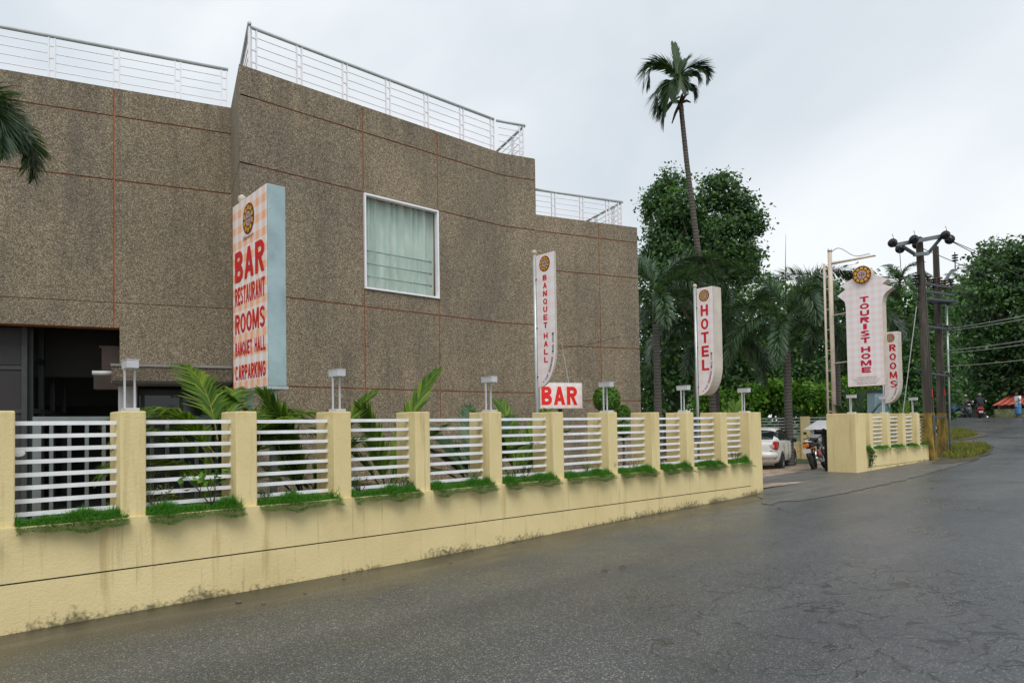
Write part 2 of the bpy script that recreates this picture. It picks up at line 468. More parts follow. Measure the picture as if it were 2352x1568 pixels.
    simple('jacket_black', (.022, .023, .032), .75, 0, .2, 8)
    simple('trousers_dark', (.03, .03, .036), .8, 0, .2, 8)
    simple('helmet_grey', (.20, .20, .20), .25, 0, .1)
    simple('helmet_silver', (.42, .40, .39), .25, 0, .1)
    simple('skin', (.16, .085, .055), .55, 0, .08)
    simple('hair_black', (.012, .011, .010), .6, 0, .1)
    simple('shirt_white', (.74, .74, .76), .85, 0, .05)
    a = Mat('lungi_blue'); p = a.geo()
    ch = a.n('ShaderNodeTexChecker', i_Scale=9.0); a.l(p, ch.inputs['Vector'])
    ch.inputs['Color1'].default_value = (.03, .13, .34, 1); ch.inputs['Color2'].default_value = (.10, .26, .50, 1)
    a.color(ch.outputs['Color']); a.set(Roughness=.9)
    simple('roof_red', (.50, .115, .075), .6, 0, .15, 3)
    simple('tarp_blue', (.03, .06, .26), .6, 0, .2)
    simple('booth_white', (.60, .64, .66), .5, 0, .05)
    simple('booth_blue', (.30, .42, .50), .4, 0, .08)
    simple('paper', (.76, .77, .80), .8, 0, .03)
    simple('stone_bit', (.16, .12, .095), .9, 0, .4, 25)
    simple('clay_pot', (.40, .045, .03), .6, 0, .12)
    simple('letters_pale', (.34, .36, .37), .5, 0, .1)
    simple('sign_dim', (.10, .11, .115), .5, 0, .1)
make_materials()

# ------------------------------------------------------------------ mesh helpers
class MB:
    """collects shapes for ONE mesh"""
    def __init__(self):
        self.v = []; self.f = []; self.mi = []; self.uv = None
    def quad(self, a, b, c, d, mi=0):
        k = len(self.v); self.v += [a, b, c, d]; self.f.append((k, k+1, k+2, k+3)); self.mi.append(mi); return self
    def box(self, c, ax, ay, az, hx, hy, hz, mi=0):
        c, ax, ay, az = Vector(c), Vector(ax), Vector(ay), Vector(az)
        k = len(self.v)
        for sz in (-1, 1):
            for sx, sy in ((-1, -1), (1, -1), (1, 1), (-1, 1)):
                self.v.append(c + ax*(sx*hx) + ay*(sy*hy) + az*(sz*hz))
        fs = [(3, 2, 1, 0), (4, 5, 6, 7), (0, 1, 5, 4), (1, 2, 6, 5), (2, 3, 7, 6), (3, 0, 4, 7)]
        if ax.cross(ay).dot(az) < 0: fs = [t[::-1] for t in fs]
        for t in fs:
            self.f.append(tuple(k+i for i in t)); self.mi.append(mi)
        return self
    def bx(self, x0, x1, y0, y1, z0, z1, mi=0):
        return self.box(((x0+x1)/2, (y0+y1)/2, (z0+z1)/2), (1, 0, 0), (0, 1, 0), (0, 0, 1), (x1-x0)/2, (y1-y0)/2, (z1-z0)/2, mi)
    def wb(self, s0, s1, m0, m1, z0, z1, mi=0):
        """box in street-wall coordinates"""
        return self.box(F((s0+s1)/2, (m0+m1)/2, (z0+z1)/2), E, N, Z, (s1-s0)/2, (m1-m0)/2, (z1-z0)/2, mi)
    def tube(self, pts, rad, n=8, mi=0, caps=True, squash=None):
        pts = [Vector(p) for p in pts]
        if not hasattr(rad, '__len__'): rad = [rad]*len(pts)
        k = len(self.v)
        up = None
        for i, p in enumerate(pts):
            d = (pts[min(i+1, len(pts)-1)] - pts[max(i-1, 0)])
            if d.length < 1e-9: d = Vector((0, 0, 1))
            d.normalize()
            if up is None:
                up = Vector((0, 0, 1)) if abs(d.z) < .9 else Vector((1, 0, 0))
            a = d.cross(up); a.normalize(); b = a.cross(d); b.normalize(); up = b
            for j in range(n):
                t = 2*math.pi*j/n
                self.v.append(p + a*(math.cos(t)*rad[i]) + b*(math.sin(t)*rad[i]*(squash or 1)))
        for i in range(len(pts)-1):
            for j in range(n):
                self.f.append((k+i*n+j, k+(i+1)*n+j, k+(i+1)*n+(j+1) % n, k+i*n+(j+1) % n)); self.mi.append(mi)
        if caps:
            self.f.append(tuple(k+j for j in range(n))); self.mi.append(mi)
            e = k+(len(pts)-1)*n
            self.f.append(tuple(e+j for j in reversed(range(n)))); self.mi.append(mi)
        return self
    def prism(self, poly, o, ax, ay, d, mi=0, mi_side=None):
        """2-D polygon (counter-clockwise in ax, ay) pushed along vector d"""
        o, ax, ay, d = Vector(o), Vector(ax), Vector(ay), Vector(d)
        k = len(self.v); n = len(poly)
        for q in (Vector((0, 0, 0)), d):
            for x, y in poly: self.v.append(o + ax*x + ay*y + q)
        flip = ax.cross(ay).dot(d) > 0
        a = tuple(range(k, k+n)); b = tuple(range(k+n, k+2*n))
        self.f.append(a[::-1] if flip else a); self.mi.append(mi)
        self.f.append(b if flip else b[::-1]); self.mi.append(mi)
        for i in range(n):
            j = (i+1) % n
            q = (k+i, k+j, k+n+j, k+n+i)
            self.f.append(q if flip else q[::-1]); self.mi.append(mi if mi_side is None else mi_side)
        return self
    def lathe(self, prof, c, axis=(0, 0, 1), n=20, mi=0):
        """profile of (radius, height) turned about axis"""
        c = Vector(c); ax = Vector(axis).normalized()
        a = ax.orthogonal().normalized(); b = ax.cross(a)
        k = len(self.v)
        for r, h in prof:
            for j in range(n):
                t = 2*math.pi*j/n
                self.v.append(c + ax*h + a*(r*math.cos(t)) + b*(r*math.sin(t)))
        for i in range(len(prof)-1):
            for j in range(n):
                self.f.append((k+i*n+j, k+i*n+(j+1) % n, k+(i+1)*n+(j+1) % n, k+(i+1)*n+j)); self.mi.append(mi)
        return self
    def ball(self, c, rx, ry, rz, n=12, mi=0):
        k0 = len(self.v)
        prof = []
        self.lathe([(max(1e-4, math.sin(math.pi*i/(n//2))), -math.cos(math.pi*i/(n//2))) for i in range(n//2+1)], (0, 0, 0), (0, 0, 1), n, mi)
        c = Vector(c)
        for i in range(k0, len(self.v)):
            q = self.v[i]; self.v[i] = c + Vector((q.x*rx, q.y*ry, q.z*rz))
        return self
    def mesh(self, name, mats, off=Vector((0, 0, 0)), smooth=False):
        me = bpy.data.meshes.new(name)
        me.from_pydata([tuple(Vector(v)-off) for v in self.v], [], self.f)
        if isinstance(mats, str): mats = [mats]
        for m in mats: me.materials.append(MATS[m])
        if len(mats) > 1: me.polygons.foreach_set('material_index', self.mi)
        if smooth: me.polygons.foreach_set('use_smooth', [True]*len(me.polygons))
        me.update()
        return me
    def build(self, name, mats, parent=None, smooth=False, loc=None):
        off = world_loc(parent) if parent else (Vector(loc) if loc is not None else Vector((0, 0, 0)))
        me = self.mesh(name, mats, off, smooth)
        return put(name, me, parent, Vector((0, 0, 0)) if parent else off)

def world_loc(o):
    p = Vector((0, 0, 0))
    while o is not None:
        p += Vector(o.location); o = o.parent
    return p

def put(name, me, parent=None, loc=(0, 0, 0)):
    o = bpy.data.objects.new(name, me)
    C.objects.link(o)
    if parent: o.parent = parent
    o.location = loc
    return o

def tag(o, label, cat, group=None, kind=None):
    o['label'] = label; o['category'] = cat
    if group: o['group'] = group
    if kind: o['kind'] = kind
    return o

def thing(name, label, cat, loc, group=None):
    o = bpy.data.objects.new(name, None)
    C.objects.link(o)
    o.empty_display_size = .2
    o.location = loc
    return tag(o, label, cat, group)

def structure(o):
    o['kind'] = 'structure'
    return o

def local(parent, name, mb, mats, smooth=False):
    """mesh given in the parent's own coordinates"""
    return put(name, mb.mesh(name, mats, Vector((0, 0, 0)), smooth), parent)

def soften(o, w=.01, seg=2):
    b = o.modifiers.new('bevel', 'BEVEL'); b.width = w; b.segments = seg; b.limit_method = 'ANGLE'; b.angle_limit = R(40)
    return o

def flat_print(name, poly, o, ax, ay, mat, parent, uvscale=True):
    """flat printed sheet with UV in metres"""
    off = world_loc(parent)
    o, ax, ay = Vector(o), Vector(ax), Vector(ay)
    me = bpy.data.meshes.new(name)
    me.from_pydata([tuple(o + ax*x + ay*y - off) for x, y in poly], [], [tuple(range(len(poly)))])
    uv = me.uv_layers.new(name='UVMap')
    for i, l in enumerate(me.loops): uv.data[i].uv = poly[l.vertex_index]
    me.materials.append(MATS[mat]); me.update()
    return put(name, me, parent)

def text_verts(txt, bold=.02):
    cu = bpy.data.curves.new('t', 'FONT'); cu.body = txt; cu.size = 1.0; cu.offset = bold; cu.resolution_u = 4; cu.space_character = 1.0 + bold*2.2
    ob = bpy.data.objects.new('t', cu); C.objects.link(ob)
    dg = bpy.context.evaluated_depsgraph_get()
    me = bpy.data.meshes.new_from_object(ob.evaluated_get(dg))
    vs = np.array([v.co[:2] for v in me.vertices]); fs = [tuple(p.vertices) for p in me.polygons]
    bpy.data.objects.remove(ob); bpy.data.curves.remove(cu); bpy.data.meshes.remove(me)
    return vs, fs
_tc = {}
def _ring(cx, cy, rx, ry, tx, ty, a0, a1, n=14):
    out = []
    for k in range(n):
        q = []
        for a, inner in ((k, 0), (k+1, 0), (k+1, 1), (k, 1)):
            t = R(a0 + (a1-a0)*a/n)
            q.append((cx + (rx-tx*inner)*math.cos(t), cy + (ry-ty*inner)*math.sin(t)))
        out.append(q)
    return out
def _rc(x0, x1, y0, y1): return [[(x0, y0), (x1, y0), (x1, y1), (x0, y1)]]
def glyph(ch, t=.27, u=.19):
    """bold sans capital as strokes in the unit square; each stroke a list of convex pieces"""
    st = _rc(0, t, 0, 1)
    O = _ring(.5, .5, .5, .5, t, u*.95, 0, 360, 28)
    def bowl(cy, ry, rx=.45, x=.55): return _rc(t*.8, x, cy+ry-u, cy+ry) + _rc(t*.8, x, cy-ry, cy-ry+u) + _ring(x, cy, rx, ry, t, u, -90, 90)
    g = {
        'A': [[[(0, 0), (t, 0), (.63, 1), (.37, 1)]], [[(1-t, 0), (1, 0), (.63, 1), (.37, 1)]], _rc(.24, .76, .2, .2+u)],
        'B': [st, bowl(.745, .255, .40), bowl(.275, .275)],
        'C': [_ring(.5, .5, .5, .5, t, u, 42, 318, 24)],
        'E': [st, _rc(t*.9, 1, 0, u), _rc(t*.9, 1, 1-u, 1), _rc(t*.9, .92, .5-u/2, .5+u/2)],
        'G': [_ring(.5, .5, .5, .5, t, u, 42, 330, 24), _rc(.55, 1, .38, .38+u*.9), _rc(1-t, 1, .12, .45)],
        'H': [st, _rc(1-t, 1, 0, 1), _rc(t*.9, 1-t*.9, .5-u/2, .5+u/2)],
        'I': [_rc(0, 1, 0, 1)],
        'K': [st, [[(t*.8, .24), (t*.8, .52), (.66, 1), (1, 1)]], [[(.36, .44), (.58, .66), (1, 0), (.68, 0)]]],
        'L': [st, _rc(t*.9, 1, 0, u)],
        'M': [_rc(0, .20, 0, 1), _rc(.80, 1, 0, 1), [[(.0, 1), (.25, 1), (.59, .06), (.41, .06)]], [[(.75, 1), (1, 1), (.59, .06), (.41, .06)]]],
        'N': [st, _rc(1-t, 1, 0, 1), [[(0, 1), (t+.03, 1), (1, 0), (1-t-.03, 0)]]],
        'O': [O],
        'P': [st, bowl(.70, .30)],
        'Q': [O, [[(.50, .26), (.68, .34), (1.02, -.02), (.80, -.08)]]],
        'R': [st, bowl(.72, .28), [[(.36, .46), (.66, .50), (1.02, 0), (.70, 0)]]],
        'S': [_ring(.5, .735, .49, .265, t*.95, u*.9, 15, 270, 16), _ring(.5, .27, .49, .27, t*.95, u*.9, 90, -165, 16)],
        'T': [_rc(0, 1, 1-u, 1), _rc(.5-t/2, .5+t/2, 0, 1-u*.9)],
        'U': [_rc(0, t, .32, 1), _rc(1-t, 1, .32, 1), _ring(.5, .34, .5, .34, t, u, 180, 360)],
    }
    return g.get(ch)
_GW = {'I': .30, 'M': 1.28, 'A': 1.1, 'L': .88, 'E': .92, 'T': .95, ' ': .42, 'O': 1.1, 'Q': 1.1, 'G': 1.08, 'C': 1.05, 'N': 1.05}
def block_letters(name, txt, o, ax, ay, x0, x1, y0, y1, mat, parent, t=.27, u=.19, lift=.004):
    """bold capitals fitted into the rectangle; every stroke a hair above the last"""
    off = world_loc(parent)
    o, ax, ay = Vector(o), Vector(ax).normalized(), Vector(ay).normalized(); nrm = ax.cross(ay)
    ws = [_GW.get(c, 1.0) for c in txt]; gap = .17
    tot = sum(ws) + gap*(len(txt)-1); k = (x1-x0)/tot; x = x0
    mb = MB()
    for c, w in zip(txt, ws):
        g = glyph(c, t/ max(w, .9) if c != 'I' else t, u)
        if g:
            for si, st in enumerate(g):
                for piece in st:
                    mb.v_start = len(mb.v)
                    mb.v += [o + ax*(x + px*w*k) + ay*(y0 + py*(y1-y0)) + nrm*(lift+.0006*si) for px, py in piece]
                    mb.f.append(tuple(range(mb.v_start, len(mb.v)))); mb.mi.append(0)
        x += (w+gap)*k
    me = mb.mesh(name, mat, off)
    return put(name, me, parent)
def letters(name, txt, o, ax, ay, x0, x1, y0, y1, mat, parent, bold=.03, lift=.004, rot=0.0, off=None):
    """lettering fitted into the rectangle x0..x1, y0..y1 of the sign plane o, ax, ay"""
    key = (txt, bold)
    if key not in _tc: _tc[key] = text_verts(txt, bold)
    vs, fs = _tc[key]
    lo, hi = vs.min(0), vs.max(0)
    o, ax, ay = Vector(o), Vector(ax).normalized(), Vector(ay).normalized()
    nrm = ax.cross(ay)
    off = world_loc(parent) if off is None else Vector(off)
    q = (vs - lo) / (hi - lo)
    cx, cy, w, h = (x0+x1)/2, (y0+y1)/2, x1-x0, y1-y0
    pts = []
    for a, b in q:
        dx, dy = (a-.5)*w, (b-.5)*h
        if rot:
            dx, dy = dx*math.cos(rot) - dy*math.sin(rot), dx*math.sin(rot) + dy*math.cos(rot)
        pts.append(tuple(o + ax*(cx+dx) + ay*(cy+dy) + nrm*lift - off))
    me = bpy.data.meshes.new(name)
    me.from_pydata(pts, [], fs); me.materials.append(MATS[mat]); me.update()
    return put(name, me, parent)

def emblem(o, ax, ay, cx, cy, r, parent, thick=.004, name='emblem', aspect=1.0):
    """dark disc ringed with yellow three-pronged marks round a pale octagon"""
    o, ax, ay = Vector(o), Vector(ax).normalized(), Vector(ay).normalized()
    nrm = ax.cross(ay)
    c = o + ax*cx + ay*cy
    mb = MB()
    n = 36
    poly = [(r*math.cos(2*math.pi*i/n), r*aspect*math.sin(2*math.pi*i/n)) for i in range(n)]
    mb.prism(poly, c, ax, ay, nrm*thick)
    d = mb.build(name, 'logo_brown', parent)
    top = c + nrm*(thick+.003)
    def bar(m, a, x0, x1, y0, y1):
        ca, sa = math.cos(a), math.sin(a)
        q = []
        for x, y in ((x0, y0), (x1, y0), (x1, y1), (x0, y1)):
            X, Y = x*ca - y*sa, x*sa + y*ca
            q.append(top + ax*(X*r) + ay*(Y*r*aspect))
        m.quad(*q)
    for k in range(10):
        a = 2*math.pi*k/10
        m = MB()
        bar(m, a, -.15, .15, .60, .67)
        for x in (-.15, -.035, .08): bar(m, a, x, x+.07, .67, .87)
        m.build('ring_mark', 'logo_yellow', d)
    def octo(q): return [(q*r*math.cos(R(22.5+45*i)), q*r*aspect*math.sin(R(22.5+45*i))) for i in range(8)]
    m = MB()
    a, b = octo(.50), octo(.44)
    for i in range(8):
        j = (i+1) % 8
        m.quad(*[top + ax*x + ay*y for x, y in (a[i], a[j], b[j], b[i])])
    a, b = octo(.38), octo(.33)
    for i in range(8):
        j = (i+1) % 8
        m.quad(*[top + ax*x + ay*y for x, y in (a[i], a[j], b[j], b[i])])
    for v in (-.13, .13):
        bar(m, 0, v-.022, v+.022, -.33, .33); bar(m, math.pi/2, v-.022, v+.022, -.33, .33)
    m.build('octagon', 'logo_white', d)
    return d

# ------------------------------------------------------------------ plants
def np_mesh(name, V, Fq, mats, off, mi=None, smooth=False):
    me = bpy.data.meshes.new(name)
    V = np.asarray(V, dtype=np.float32) - np.array(off, dtype=np.float32)
    Fq = np.asarray(Fq, dtype=np.int32)
    nf, k = Fq.shape
    me.vertices.add(len(V)); me.vertices.foreach_set('co', V.ravel())
    me.loops.add(nf*k); me.loops.foreach_set('vertex_index', Fq.ravel())
    me.polygons.add(nf); me.polygons.foreach_set('loop_start', np.arange(nf, dtype=np.int32)*k)
    if isinstance(mats, str): mats = [mats]
    for m in mats: me.materials.append(MATS[m])
    if mi is not None: me.polygons.foreach_set('material_index', np.asarray(mi, dtype=np.int32))
    me.update(calc_edges=True); me.validate()
    return me

def leaf_quads(cen, nrm, size, aspect=1.9):
    """kite-shaped leaves: centres, facing directions, lengths"""
    n = len(cen)
    a = rng.normal(size=(n, 3)); a -= nrm*np.sum(a*nrm, 1, keepdims=True); a /= np.linalg.norm(a, axis=1, keepdims=True)+1e-9
    b = np.cross(nrm, a)
    L = size[:, None]; w = L/aspect
    fold = nrm*L*.12
    V = np.stack([cen - a*L*.5, cen + b*w*.5 + a*L*.05 - fold, cen + a*L*.5, cen - b*w*.5 + a*L*.05 - fold], 1).reshape(-1, 3)
    Fq = np.arange(n*4).reshape(n, 4)
    return V, Fq

def crown_points(blobs, n, clump=.35, hollow=.45, per=26):
    """leaf centres gathered in twigs through ellipsoids; returns centres and outward directions"""
    vol = np.array([b[3]*b[4]*b[5] for b in blobs])**(2/3); vol = vol/vol.sum()
    cs, ns = [], []
    for b, w in zip(blobs, vol):
        m = max(8, int(n*w)); k = max(3, m//per)
        d = rng.normal(size=(k, 3)); d /= np.linalg.norm(d, axis=1, keepdims=True)
        rr = hollow + (1-hollow)*rng.random(k)**.55
        rr *= 1 + .16*np.sin(d[:, 0]*5+b[0]) + .12*np.sin(d[:, 2]*7+b[1])
        tw = d*rr[:, None]
        idx = rng.integers(0, k, m)
        sp = clump*(.6+.8*rng.random(k))[idx][:, None]
        rad = np.array(b[3:6])
        pts = np.array(b[:3]) + tw[idx]*rad + rng.normal(size=(m, 3))*sp*np.array([1, 1, .7])
        nn = d[idx]*.7 + rng.normal(size=(m, 3))*.65 + np.array([0, 0, .45])
        nn /= np.linalg.norm(nn, axis=1, keepdims=True)
        cs.append(pts); ns.append(nn)
    return np.concatenate(cs), np.concatenate(ns)

def leafy_tree(name, label, cat, base, blobs, n, leaf, mat, trunk_r=.25, group=None, clump=.4, aspect=1.9, limbs=9, lean=(0, 0), bark='bark', hollow=.45, per=26):
    base = Vector(base)
    o = thing(name, label, cat, base, group)
    cz = np.average([b[2] for b in blobs]); cx = np.average([b[0] for b in blobs]); cy = np.average([b[1] for b in blobs])
    mb = MB()
    top = Vector((cx, cy, cz))
    fork = base.lerp(top, .62)
    mb.tube([base - Z*.15, base.lerp(fork, .3) + Vector((lean[0], lean[1], 0))*.5, fork, top], [trunk_r*1.25, trunk_r, trunk_r*.75, trunk_r*.3], 9)
    for i in range(limbs):
        b = blobs[i % len(blobs)]
        d = Vector(rng.normal(size=3)); d.normalize()
        e = Vector((b[0]+d.x*b[3]*.7, b[1]+d.y*b[4]*.7, b[2]+d.z*b[5]*.6))
        st = base.lerp(top, .5+.4*rng.random())
        mid = st.lerp(e, .5) + Vector((0, 0, .25))
        mb.tube([st, mid, e], [trunk_r*.42, trunk_r*.26, trunk_r*.08], 6)
    mb.build('trunk', bark, o, True)
    c, nn = crown_points(blobs, n, clump, hollow, per)
    sz = leaf*(.6+.8*rng.random(len(c)))
    V, Fq = leaf_quads(c, nn, sz, aspect)
    put('crown', np_mesh('crown', V, Fq, mat, base), o)
    return o

def frond_arrays(start, az, el, length, droop, nleaf, leaflet, plum=False, sag=.5, width=.035, sweep=.6, tip_el=None, stalk=.12, rad=.018):
    """one feather leaf: returns vertices, quads (leaflets then midrib)"""
    steps = 26
    p = np.array(start, dtype=float); h = np.array([math.cos(az), math.sin(az), 0.0])
    pts = [p.copy()]; dirs = []
    e = el
    for i in range(steps):
        d = h*math.cos(e) + np.array([0, 0, math.sin(e)])
        dirs.append(d); p = p + d*length/steps; pts.append(p.copy())
        e -= droop/steps*(.35+1.3*i/steps)
        e = max(e, -1.5)
    dirs.append(dirs[-1]); pts = np.array(pts); dirs = np.array(dirs)
    side = np.array([-h[1], h[0], 0.0])
    V, Q = [], []
    for k in range(nleaf):
        u = stalk + (1-stalk)*(k+.5*rng.random())/nleaf
        i = min(steps-1, int(u*steps)); f = u*steps-i
        c = pts[i]*(1-f)+pts[i+1]*f; d = dirs[i]
        up = np.cross(d, side); up = up if up[2] > 0 else -up
        ll = leaflet*((math.sin(math.pi*(.12+.80*u))**.7) if not plum else min(1, (u+.15)*2.2, (1.12-u)*3.0))*(.85+.3*rng.random())
        angs = ([0.15, math.pi-.15] if not plum else list(rng.random(4)*2*math.pi))
        for q in angs:
            o = side*math.cos(q) + up*math.sin(q)
            dd = o*(1-.35*sweep) + d*sweep*(.7+.5*u) + rng.normal(size=3)*.06
            dd /= np.linalg.norm(dd)
            m1 = c + dd*ll*.5 + np.array([0, 0, -sag*ll*.10])
            d2 = dd + np.array([0, 0, -sag*1.1]); d2 /= np.linalg.norm(d2)
            tp = m1 + d2*ll*.5
            wv = np.cross(dd, up if abs(np.dot(dd, up)) < .9 else d); wv /= np.linalg.norm(wv)+1e-9
            w = width*(.8+.4*rng.random())
            k0 = len(V)
            V += [c - wv*w*.25, c + wv*w*.25, m1 + wv*w*.5, m1 - wv*w*.5, tp + wv*w*.06, tp - wv*w*.06]
            Q += [(k0, k0+1, k0+2, k0+3), (k0+3, k0+2, k0+4, k0+5)]
    nl = len(Q)
    for i in range(steps):
        r0 = rad*(1-.85*i/steps); r1 = rad*(1-.85*(i+1)/steps)
        k0 = len(V)
        up0 = np.cross(dirs[i], side); up1 = np.cross(dirs[i+1], side)
        for c, r, up in ((pts[i], r0, up0), (pts[i+1], r1, up1)):
            V += [c + side*r, c + up*r, c - side*r, c - up*r]
        for j in range(4):
            Q.append((k0+j, k0+(j+1) % 4, k0+4+(j+1) % 4, k0+4+j))
    return V, Q, nl

def add_frond(o, name, args, mat, stem):
    V, Q, nl = frond_arrays(**args)
    mi = [0]*nl + [1]*(len(Q)-nl)
    return put(name, np_mesh(name, V, Q, [mat, stem], world_loc(o), mi), o)

def palm(name, label, base, path, radii, fronds, mat, cat='palm tree', group=None, bark='palm_bark', shaft=None, rings=0, stem='leaf_palm'):
    base = Vector(base)
    o = thing(name, label, cat, base, group)
    if path:
        mb = MB()
        pts, rr = [], []
        m = max(len(path), 2)
        nseg = max(rings*2, 14)
        ip = np.linspace(0, 1, len(path)); it = np.linspace(0, 1, nseg+1)
        xs = [np.interp(it, ip, [p[i] for p in path]) for i in range(3)]
        if len(path) > 2:   # smooth the bends
            for _ in range(6):
                for x in xs: x[1:-1] = (x[:-2]+2*x[1:-1]+x[2:])/4
        rs = np.interp(it, np.linspace(0, 1, len(radii)), radii)
        for i in range(nseg+1):
            pts.append((xs[0][i], xs[1][i], xs[2][i])); rr.append(rs[i]*(1.05 if (rings and i % 2) else 1.0))
        mb.tube(pts, rr, 10)
        mb.build('trunk', bark, o, True)
    if shaft:
        mb = MB(); mb.tube([shaft[0], Vector(shaft[0]).lerp(Vector(shaft[1]), .5), shaft[1]], [shaft[2], shaft[2]*.9, shaft[2]*.45], 9)
        mb.build('crownshaft', 'leaf_palm', o, True)
    for a in fronds:
        add_frond(o, a.pop('part', 'frond'), a, a.pop('mat', mat), stem)
    return o

def fr(start, az, el, length, droop, nleaf=40, leaflet=.5, **k):
    d = dict(start=start, az=R(az), el=R(el), length=length, droop=droop, nleaf=nleaf, leaflet=leaflet)
    d.update(k); return d

def blades(n, pos, hgt, mat_w=.006, spread=.35, out=None):
    """grass blades as bent triangles-with-waist (quads)"""
    az = rng.random(n)*2*math.pi
    l = np.stack([np.cos(az), np.sin(az), np.zeros(n)], 1)*spread*rng.random(n)[:, None]
    if out is not None: l = l + out
    d = l + np.array([0, 0, 1.0]); d /= np.linalg.norm(d, axis=1, keepdims=True)
    s = np.stack([-np.sin(az), np.cos(az), np.zeros(n)], 1)
    h = hgt[:, None]
    mid = pos + d*h*.55
    d2 = d + l*1.2 - np.array([0, 0, .25]); d2 /= np.linalg.norm(d2, axis=1, keepdims=True)
    tip = mid + d2*h*.5
    w = mat_w
    V = np.stack([pos - s*w*.5, pos + s*w*.5, mid + s*w*.4, tip, mid - s*w*.4], 1)
    # two quads sharing the waist would need five corners: use quad + quad degenerate-free fan
    V = np.stack([pos - s*w*.5, pos + s*w*.5, tip + s*w*.12, tip - s*w*.12], 1).reshape(-1, 3)
    return V, np.arange(n*4).reshape(n, 4)

# ================================================================== THE SETTING
def strip_sheet(name, ts, ms, zf, mat):
    """sheet in street coordinates (t along, m across)"""
    V, Q = [], []
    for t in ts:
        for m in ms:
            p = F(t - T0, m); V.append((p.x, p.y, zf(p)))
    nm = len(ms)
    for i in range(len(ts)-1):
        for j in range(nm-1):
            Q.append((i*nm+j, i*nm+j+1, (i+1)*nm+j+1, (i+1)*nm+j)[::-1])
    return structure(put(name, np_mesh(name, V, Q, mat, (0, 0, 0))))

g_ts = [-600, -200, -60] + list(np.arange(-30, 80, 2.0)) + [90, 110, 160, 250, 400, 900]
g_ms = [-900, -300, -120, -60, -40, -30, -22, -16, -12, -8, -5, -3, -1.2, -.45, .3, 3, 8, 20, 60, 200, 900]
def yard_edge(t):
    """m of the yard's edge: the street wall, then the line where the side road turns off"""
    return float(np.interp(t, [-50, 26, 27.5, 33, 41, 52, 80], [-.4, -.4, -2.0, -3.6, -6.0, -9.5, -18]))
def ground_z(p):
    s, m = sm(p)
    k = min(1, max(0, (yard_edge(s+T0)-m)/1.2))
    return (G(p)-.03)*(1-k) + (yard_z(p)-.03)*k
strip_sheet('ground', g_ts, g_ms, ground_z, 'field')
def road_z(p): return G(p)
strip_sheet('road', [-40, -30, -20, -14] + list(np.arange(-10, 27.6, .5)), [.0, .22, .4, .6, .8, 1.0, 1.3, 1.7, 3, 5, 8, 14], road_z, 'asphalt')
rd = bpy.data.objects['road'].data
da = rd.attributes.new('dirt', 'FLOAT', 'POINT')
for i, v in enumerate(rd.vertices):
    s_, m_ = sm(v.co); w_ = float(np.interp(s_+T0, [-5, 2, 8, 13, 15, 30], [1.15, 1.0, .85, .75, .5, .4]))
    da.data[i].value = max(0, (m_-.22)/w_) if s_+T0 < 15 else 3.0
V, Q = [], []
ts__ = list(np.arange(27.5, 80, .5))
for t in ts__:
    e_ = yard_edge(t)
    for f in np.linspace(0, 1, 8):
        p = F(t-T0, e_+(14-e_)*f**1.3); V.append((p.x, p.y, G(p)))
for i in range(len(ts__)-1):
    for j in range(7): Q.append((i*8+j, (i+1)*8+j, (i+1)*8+j+1, i*8+j+1))
me = np_mesh('side_road', V, Q, 'asphalt', (0, 0, 0))
da = me.attributes.new('dirt', 'FLOAT', 'POINT'); da.data.foreach_set('value', [3.0]*len(me.vertices))
structure(put('side_road', me))
strip_sheet('far_roadside', list(np.arange(-40, 80, 3.0)), [14.2, 16, 30, 60], lambda p: G(p)+.004, 'field')
strip_sheet('parking_yard', list(np.arange(-2, 26.1, 2.0)), [-22, -15, -10, -6.4, -5, -4, -3, -2, -1.2, -.55, -.1], lambda p: yard_z(p)+.004 if sm(p)[1] < -1.0 else yard_z(p)+.004, 'gravel')

def ground_poly(name, pix, lift, mat, jag=0.0):
    """sheet on the ground with the outline given by points on the road"""
    pts = [on_ground(x, y, lift) for x, y in pix]
    out = []
    n = len(pts)
    for i in range(n):
        a, b = pts[i], pts[(i+1) % n]
        k = max(1, int((b-a).length/.35))
        for j in range(k):
            q = a.lerp(b, j/k)
            if jag and j: q = q + Vector((random.uniform(-jag, jag), random.uniform(-jag, jag), 0))
            out.append(q)
    bm = bmesh.new()
    vs = [bm.verts.new((q.x, q.y, 0)) for q in out]
    f = bm.faces.new(vs)
    bmesh.ops.triangulate(bm, faces=[f])
    # cut along the street so that the sheet follows the slope
    tt = [q.dot(E) for q in out]
    for t in np.arange(math.ceil(min(tt)), max(tt), 1.0):
        bmesh.ops.bisect_plane(bm, geom=bm.verts[:]+bm.edges[:]+bm.faces[:], plane_co=E*t, plane_no=E)
    for v in bm.verts: v.co.z = G(v.co) + lift
    bm.normal_update()
    for f in bm.faces:
        if f.normal.z < 0: f.normal_flip()
    me = bpy.data.meshes.new(name); bm.to_mesh(me); bm.free()
    me.materials.append(MATS[mat])
    return put(name, me)

structure(ground_poly('entrance_apron', [(1748, 1122), (1746, 1098), (1830, 1084), (1905, 1074), (1968, 1079), (2060, 1068), (2128, 1052), (2185, 1050), (2230, 1060), (2120, 1092), (2010, 1118), (1900, 1140), (1840, 1150), (1790, 1152), (1772, 1160), (1748, 1156), (1752, 1146), (1738, 1140), (1752, 1132)], .009, 'apron', .06))

